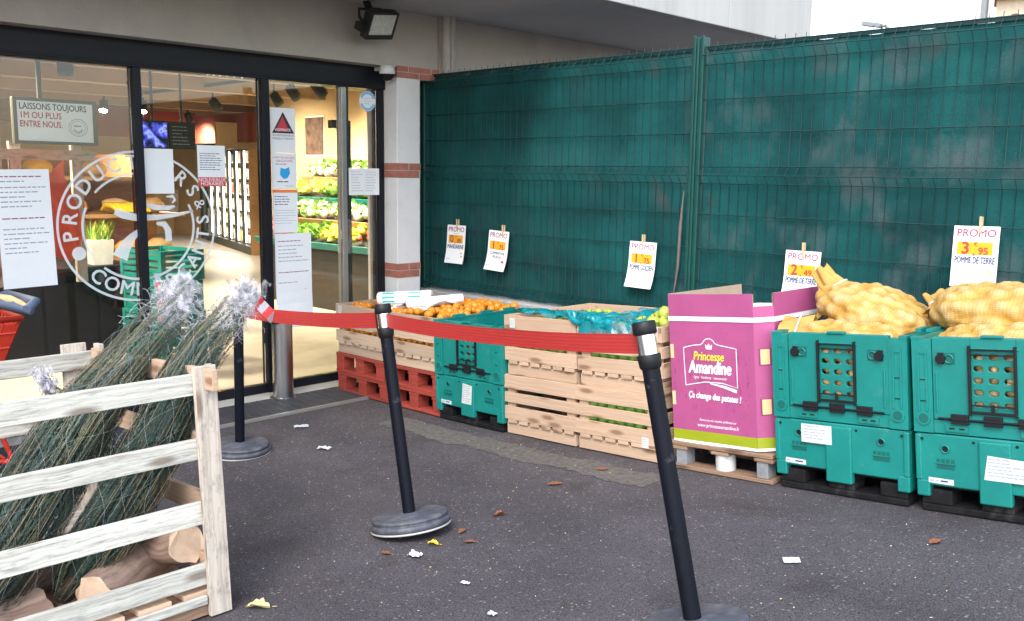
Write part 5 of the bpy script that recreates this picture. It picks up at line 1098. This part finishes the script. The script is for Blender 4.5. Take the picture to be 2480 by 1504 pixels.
def netted_tree(label,pts,rad,seed,ntw,ndl=140,tuft=True):
    """a fir pressed into its transport net: twigs folded up along the stem, needles raked forward"""
    rr=random.Random(seed); P=[Vector(p) for p in pts]; o=empty('netted_tree',label,'fir tree',P[0],group='netted trees'); O=P[0]
    seg=[(P[i+1]-P[i]).length for i in range(len(P)-1)]; LT=sum(seg)
    def C(t):
        d=max(0,min(1,t))*LT
        for i,s_ in enumerate(seg):
            if d<=s_ or i==len(seg)-1: return P[i].lerp(P[i+1],d/s_)-O
            d-=s_
    ax=(P[-1]-P[0]).normalized(); U=ax.orthogonal().normalized(); V=ax.cross(U)
    lump=lambda a,t:1+.26*noise.noise(Vector((math.cos(a)*1.7,math.sin(a)*1.7,t*2.2+seed)))
    def rad_at(t):
        if t<.10: return rad*(.35+.65*t/.10)
        if t<.5: return rad*(1-.12*(t-.1)/.4)
        return rad*(.88-.40*((t-.5)/.5)**1.1)
    mb=MB(); mb.tube([C(-.0),C(.1),C(.4),C(.8)],[rad*.25,rad*.22,rad*.16,.006],'trunk_bark',10); mb.build('trunk',o)
    light_blocker=MB(); light_blocker.tube([C(i/14) for i in range(1,12)],[rad_at(i/14)*(.62 if i<8 else .62-.14*(i-7)) for i in range(1,12)],'blocker_dark',14)  # dark spindle added inside the tree to stop light passing through
    fol=MB(); tw=MB(); vv={k:([],[]) for k in ('needle_a','needle_b','needle_c')}
    for i in range(ntw):
        t0=rr.uniform(-.04,.70); ln=rr.uniform(.20,.36); ph=rr.uniform(0,6.2832); dp=rr.uniform(-.2,.35); jr=rr.uniform(.72,.98) if i%3 else rr.uniform(.95,1.02); pts_=[]
        flare=rr.uniform(-.03,.07) if t0+ln>.85 else 0
        for k in range(7):
            f=k/6; t=max(0,t0+ln*f); a=ph+dp*f; r=rad_at(min(t,1))*jr*(.90+.1*f)*lump(a,t)+flare*f*f*.3
            c=C(min(t,1))+(ax*(t-1)*LT if t>1 else Vector()); pts_.append(c+(U*math.cos(a)+V*math.sin(a))*r+Vector((0,0,-.010*f*f)))
        if rr.random()<.34: tw.tube([p_+(p_-C(max(0,min(1,t0+ln*k_/6)))).normalized()*.003 for k_,p_ in enumerate(pts_)],[.0012,.0012,.0011,.0010,.0009,.0008,.0005],'twig',3,False)
        mk=rr.choice(['needle_a','needle_a','needle_b','needle_b','needle_c'] if t0<.45 else ['needle_a','needle_b','needle_c','needle_c']); VS,FS=vv[mk]
        out=(pts_[3]-C(t0+ln*.5)).normalized()
        for q in range(ndl):
            f=rr.uniform(.0,1.0)*6; k=min(5,int(f)); p=pts_[k].lerp(pts_[k+1],f-k); d=(pts_[k+1]-pts_[k]).normalized()
            s_=d.orthogonal().normalized(); b=d.cross(s_); an=rr.uniform(0,6.2832); sd=s_*math.cos(an)+b*math.sin(an)
            nd=(d*rr.uniform(.9,1.3)+sd*rr.uniform(.35,1.0)).normalized()*rr.uniform(.011,.020); wv=nd.cross(out+sd*.4).normalized()*.0014
            n0=len(VS); VS+=[p-wv,p+wv,p+nd]; FS.append((n0,n0+1,n0+2))
    for mk,(VS,FS) in vv.items(): fol.add(VS,FS,mk)
    fo=fol.build('foliage',o); light_blocker.build('light_blocker',fo); tw.build('twig',fo)
    net=MB()
    for sgn in (1,-1):
        for k in range(7):
            ph=6.2832*k/7; pts_=[]
            for i in range(60):
                t=.02+.98*i/59; a=ph+sgn*t*7+.15*math.sin(t*30+k); r=rad_at(t)*1.03*lump(a,t)+.003
                pts_.append(C(t)+(U*math.cos(a)+V*math.sin(a))*r)
            net.tube(pts_,.0002,'net_thread',3,False)
    if tuft:
        for k in range(190):
            a=rr.uniform(0,6.28); p=C(rr.uniform(.86,1.0))+(U*math.cos(a)+V*math.sin(a))*rad*.45*rr.random(); pts_=[p]; d=(ax*.8+Vector((rr.uniform(-1,1),rr.uniform(-.8,1.),rr.uniform(-.9,.7)))).normalized()
            for i in range(9):
                d=(d+Vector((rr.uniform(-1,1),rr.uniform(-1,1),rr.uniform(-1.1,.75)))*.75).normalized(); p=p+d*rr.uniform(.008,.019)*(rad/.11); pts_.append(p)
            net.tube(pts_,rr.choice([.0004,.0005,.0006]),'net_thread',3,False)
        # bunched net, translucent folds
        for k in range(9):
            c=C(.97)+ax*rr.uniform(-.01,.05)+Vector((rr.uniform(-.03,.03),rr.uniform(-.03,.04),rr.uniform(-.02,.03))); q1=Vector((rr.uniform(-1,1),rr.uniform(-1,1),rr.uniform(-1,1))).normalized(); q2=q1.orthogonal().normalized()
            net.grid(lambda u,v:c+(q1*(u-.5)*.11+q2*(v-.5)*.08)*(rad/.11)+Vector((0,0,1))*.035*noise.noise(Vector((u*4+k,v*4,seed)))+q1.cross(q2)*.04*noise.noise(Vector((u*5,v*5+k,seed*.3))),12,9,'net_film')
    net.build('net',o)
    return o
netted_tree('big netted fir tree leaning in the crate, left of the two long ones',[(2.85,-4.20,.19),(2.80,-3.98,.43),(2.68,-3.70,.755),(2.52,-3.39,.99),(2.44,-3.22,1.10)],.138,11,520)
netted_tree('netted fir tree in the crate whose tip reaches the red and white tape',[(2.82,-3.85,.20),(2.84,-3.72,.376),(2.885,-3.535,.69),(2.885,-3.44,.865),(2.86,-3.34,.995),(2.83,-3.215,1.095),(2.80,-3.16,1.135)],.108,23,440)
netted_tree('small netted fir tip leaning left at the back of the crate',[(2.34,-3.42,.42),(2.28,-3.54,.66),(2.22,-3.67,.80)],.045,31,60)
netted_tree('short bushy netted fir low in the crate corner above the logs',[(2.74,-3.80,.24),(2.70,-3.66,.31),(2.66,-3.49,.37)],.085,37,120,tuft=False)
# split logs
def log(label,p0,p1,r):
    p0,p1=Vector(p0),Vector(p1); a=(p1-p0); ax=a.normalized(); u=(Vector((0,0,1))-ax*ax.z).normalized(); v=ax.cross(u)
    o=empty('log',label,'log',p0,group='logs in the crate')
    m=22; sd=p0.x*7+p0.y*3; prof=[]
    for i in range(m): q=6.2832*i/m; k=1+.16*noise.noise(Vector((math.cos(q)*1.2,math.sin(q)*1.2,sd))); k*=.86 if math.sin(q+sd)>.75 else 1; prof.append((math.cos(q)*k,math.sin(q)*k))
    rings=[]
    for k in range(7):
        f=k/6; rings.append([a*f+(u*x+v*y)*r*(1+.05*math.sin(f*7)*.5+.10*noise.noise(Vector((f*6,i*.7,r*50))))+ax*.006*math.sin(i*1.7)*(1 if k in(0,6) else 0) for i,(x,y) in enumerate(prof)])
    mb=MB(); vs=[p for rg in rings for p in rg]
    LL=a.length; fs=[(k*m+i,k*m+(i+1)%m,(k+1)*m+(i+1)%m,(k+1)*m+i) for k in range(6) for i in range(m)]; mb.add(vs,fs,'bark_wood',True,[[((q//m)/6*LL+sd,(q%m)/m*r*3) for q in f] for f in fs]); mb.build('bark',o)
    mb=MB(); mb.add(rings[0],[tuple(range(m))[::-1]],'log_cut'); mb.build('cut_face',o); mb=MB(); mb.add(rings[-1],[tuple(range(m))],'log_cut'); mb.build('cut_face',o)
log('thick log with its pale cut end facing out between the lowest slats',(2.97,-3.80,.235),(2.73,-3.47,.225),.074)
log('log with its pale end up by the crate corner post',(2.97,-3.485,.325),(2.64,-3.53,.22),.070)
log('dark log lying behind the pale cut one',(2.66,-4.15,.215),(2.60,-3.58,.235),.085)
log('log at the lower left of the crate half hidden by the trees',(2.90,-4.16,.205),(2.84,-3.92,.205),.07)

# red shopping cart at the left edge
ca=empty('shopping_cart','red plastic shopping cart with a blue grey handle by the left window','shopping cart',(.72,-3.82,.002),(0,0,R(2)))
mb=MB()
def lerp(a,b,t): return a+(b-a)*t
def side_wall(pa,pb,pc,pd,nu,nv):   # lattice wall between four corners (a,b bottom; c,d top)
    pa,pb,pc,pd=map(Vector,(pa,pb,pc,pd))
    q=lambda u,v:(pa.lerp(pb,u)).lerp(pd.lerp(pc,u),v)
    for i in range(nu+1): mb.tube([q(i/nu,0),q(i/nu,1)],.006,'cart_red',5,False)
    for j in range(nv+1): mb.tube([q(0,j/nv),q(1,j/nv)],.008,'cart_red',5,False)
    off=(pb-pa).cross(pd-pa).normalized()*.004
    mb.add([q(0,0),q(1,0),q(1,.93),q(0,.93)],[(0,1,2,3)],'cart_red'); mb.add([q(0,0)+off,q(1,0)+off,q(1,.93)+off,q(0,.93)+off],[(3,2,1,0)],'cart_red')
b=[(-.17,-.38,.45),(.17,-.38,.45),(.17,.30,.42),(-.17,.30,.42)]; t_=[(-.25,-.45,.86),(.25,-.45,.86),(.25,.47,.86),(-.25,.47,.86)]
for i in range(4): j=(i+1)%4; side_wall(b[i],b[j],t_[j],t_[i],12,6)
mb.box((-.17,-.38,.42),(.17,.30,.43),'cart_red'); mb.tube([t_[0],t_[1],t_[2],t_[3],t_[0]],.016,'cart_red',8); mb.build('basket',ca)
mb=MB()
for sx in (-1,1):
    mb.tube([(sx*.2,.42,.12),(sx*.2,.30,.14),(sx*.2,-.40,.14),(sx*.2,-.44,.2),(sx*.2,-.2,.43)],.014,'cart_red',8); mb.tube([(sx*.2,.25,.14),(sx*.17,.25,.43)],.014,'cart_red',8); mb.tube([(sx*.2,.4,.14),(sx*.2,.36,.26),(sx*.18,.28,.42)],.012,'cart_red',8)
for y in (-.3,-.1,.1,.3,.36): mb.tube([(-.2,y,.15),(.2,y,.15)],.008,'cart_red',6)
mb.build('frame',ca)
mb=MB(); mb.tube([(-.24,.50,.90),(-.2,.56,.93),(.2,.56,.93),(.24,.50,.90)],.022,'cart_handle',10); mb.build('handle',ca)
for sx in (-1,1):
    for y in (-.36,.36):
        mb=MB(); mb.lathe([(.02,-.014),(.055,-.014),(.06,-.008),(.06,.008),(.055,.014),(.02,.014)],'black_plastic',20); w_=mb.build('wheel',ca,loc=(sx*.2,y,.062),rot=(0,R(90),0))
mb=MB(); mb.tube([(.45,-3.44,.90),(.6,-3.37,.915),(.74,-3.30,.90),(.8,-3.24,.875)],[.02,.03,.032,.026],'cart_handle',12); mb.tube([(.6,-3.35,.93),(.72,-3.32,.93),(.80,-3.26,.90)],[.02,.022,.012],'peg_card',8)
tag(mb.build('rolled_cloth'),'blue grey rolled cloth lying over the red cart handle','cloth')

# ------------------------------------------------------------------ litter
def leaf(label,x,y,sz,m,rz,curl=.5,kind='leaf'):
    mb=MB(); sd=x*7+y*3
    def fn(u,v):
        L=u-.5; wv=math.sin(math.pi*min(1,max(0,u)))**.7*(.42+.08*math.sin(u*22)); s_=(v-.5)*2*wv
        return (L*sz*1.0,s_*sz*.64,.004+abs(s_)*sz*curl+.25*sz*curl*noise.noise(Vector((u*3,v*3,sd))))
    mb.grid(fn,14,8,m); mb.tube([(.5*sz*1.2,0,.004),(.78*sz,.05*sz,.003)],.0012,m,4)
    o=mb.build(kind,loc=(x,y,g(x)),rot=(0,-slope(x),R(rz))); tag(o,label,'leaf')
leaf('bright yellow leaf on the tarmac in front of the middle barrier post',3.164,-2.537,.05,'leaf_yellow',20,.5)
leaf('brown leaf on the tarmac right of the middle barrier base',3.114,-2.108,.06,'leaf_brown',60,.6)
leaf('orange brown leaf lying flat right of the yellow leaf',3.263,-2.427,.05,'leaf_brown',30,.15)
leaf('dull brown leaf lying left of the yellow leaf',3.096,-2.725,.05,'leaf_brown',10,.1)
leaf('brown leaf behind the yellow leaf',3.145,-2.361,.045,'leaf_brown',100,.3)
leaf('tan curled leaf at the foot of the crate corner post',3.17,-3.33,.085,'leaf_tan',40,.5)
leaf('red brown leaf in front of the apple crates',2.983,-1.602,.075,'leaf_brown',45,.08)
leaf('dark brown leaf on the repaired strip of tarmac by the apple crates',3.003,-1.257,.065,'leaf_brown',40,.06)
leaf('small brown leaf in front of the rightmost green box',4.698,-1.372,.06,'leaf_brown',70,.15)
def scrap(label,x,y,sx,sy,rz,crum,m='litter_white'):
    mb=MB(); sd=x*5
    mb.grid(lambda u,v:((u-.5)*sx,(v-.5)*sy*(1-.3*abs(u-.5)*(crum>.3)),.004+crum*sx*abs(noise.noise(Vector((u*3+sd,v*3,sd))))),8,8,m,smooth=False)
    tag(mb.build('paper_scrap',loc=(x,y,g(x)),rot=(0,-slope(x),R(rz))),label,'litter','paper scraps on the tarmac')
scrap('crumpled white tissue on the tarmac left of the yellow leaf',3.211,-2.667,.055,.04,20,.5)
scrap('square white paper scrap in front of the middle green box',4.369,-1.85,.06,.05,35,.05)
scrap('white paper scrap on the tarmac beyond the far barrier post',1.517,-1.955,.075,.045,30,.25)
scrap('flat white paper scrap near the grating and the door',.981,-1.766,.09,.05,60,.12)
scrap('tiny white scrap far in front of the apple crates',3.574,-2.734,.035,.018,10,.2)
scrap('tiny white crumb of paper near the bottom edge of the picture',3.843,-2.86,.03,.025,10,.5)
rs=random.Random(3); mb=MB()
for k in range(420):
    x,y=rs.uniform(1.,5.2),rs.uniform(-3.6,-1.05); s_=rs.uniform(.002,.006); a=rs.uniform(0,3)
    z=g(x)+.0015; c_,sn=math.cos(a)*s_,math.sin(a)*s_
    mb.add([(x-c_,y-sn,z),(x+sn*.5,y-c_*.5,z),(x+c_,y+sn,z+.002),(x-sn*.5,y+c_*.5,z+.001)],[(0,1,2,3)],rs.choice(['patch','patch','litter_white','leaf_tan']))
tag(mb.build('grit'),'scattered pale grit on the tarmac','grit',kind='stuff')

# ------------------------------------------------------------------ beyond the fence
mb=MB(); mb.box((FX-.25,FY-.30,SOF-.14),(FX-.02,FY-.1,SOF-.0125),'camera_white'); mb.box((FX-.02,FY-.27,SOF-.12),(FX+.08,FY-.13,SOF-.04),'camera_white'); tag(mb.build('security_light'),'small white security light under the end of the white fascia','light')
po=MB(); po.box((.74,10,0),(.86,10.15,7),'pipe_cream'); po.box((.865,9.97,0),(.93,10.12,7),'block_grey'); po.cyl((.975,10.05,0),(.975,10.05,7),.04,'pipe_cream',n=12); tag(po.build('white_column'),'slender cream column standing beyond the fence at the right','column')
ho=empty('house','pale house with a terracotta roof far beyond the fence','house',(-3.8,25,0))
mb=MB(); mb.box((0,0,0),(9,7,7.1),'house_wall'); mb.build('wall',ho)
mb=MB(); mb.T=Matrix.Translation((0,0,7.15)); mb.prism([(-.4,-.5),(-.4,-.36),(3.3,2.2),(7.4,-.36),(7.4,-.5)],-.4,9.4,'terracotta',Matrix(((0,0,1,0),(1,0,0,0),(0,1,0,.2),(0,0,0,1)))); mb.build('roof',ho)
mb=MB(); mb.lathe([(.22,0),(.22,.02),(.05,.05),(0,.06)],'leaf_brown',16); w_=mb.build('wall_vent',ho,loc=(.55,-.02,6.2),rot=(R(90),0,0))
la=empty('street_lamp','grey street lamp head rising above the fence','street lamp',(-2.6,15,0))
mb=MB(); mb.tube([(0,0,0),(0,0,4.7),(-.1,0,4.82),(-.3,0,4.86)],[.06,.045,.035,.03],'block_grey',10); mb.build('pole',la)
mb=MB(); mb.box((-.62,-.1,4.83),(-.2,.1,4.93),'block_grey',rot=Matrix.Rotation(R(12),3,'Y')); mb.build('lamp_head',la,bevel=.02)
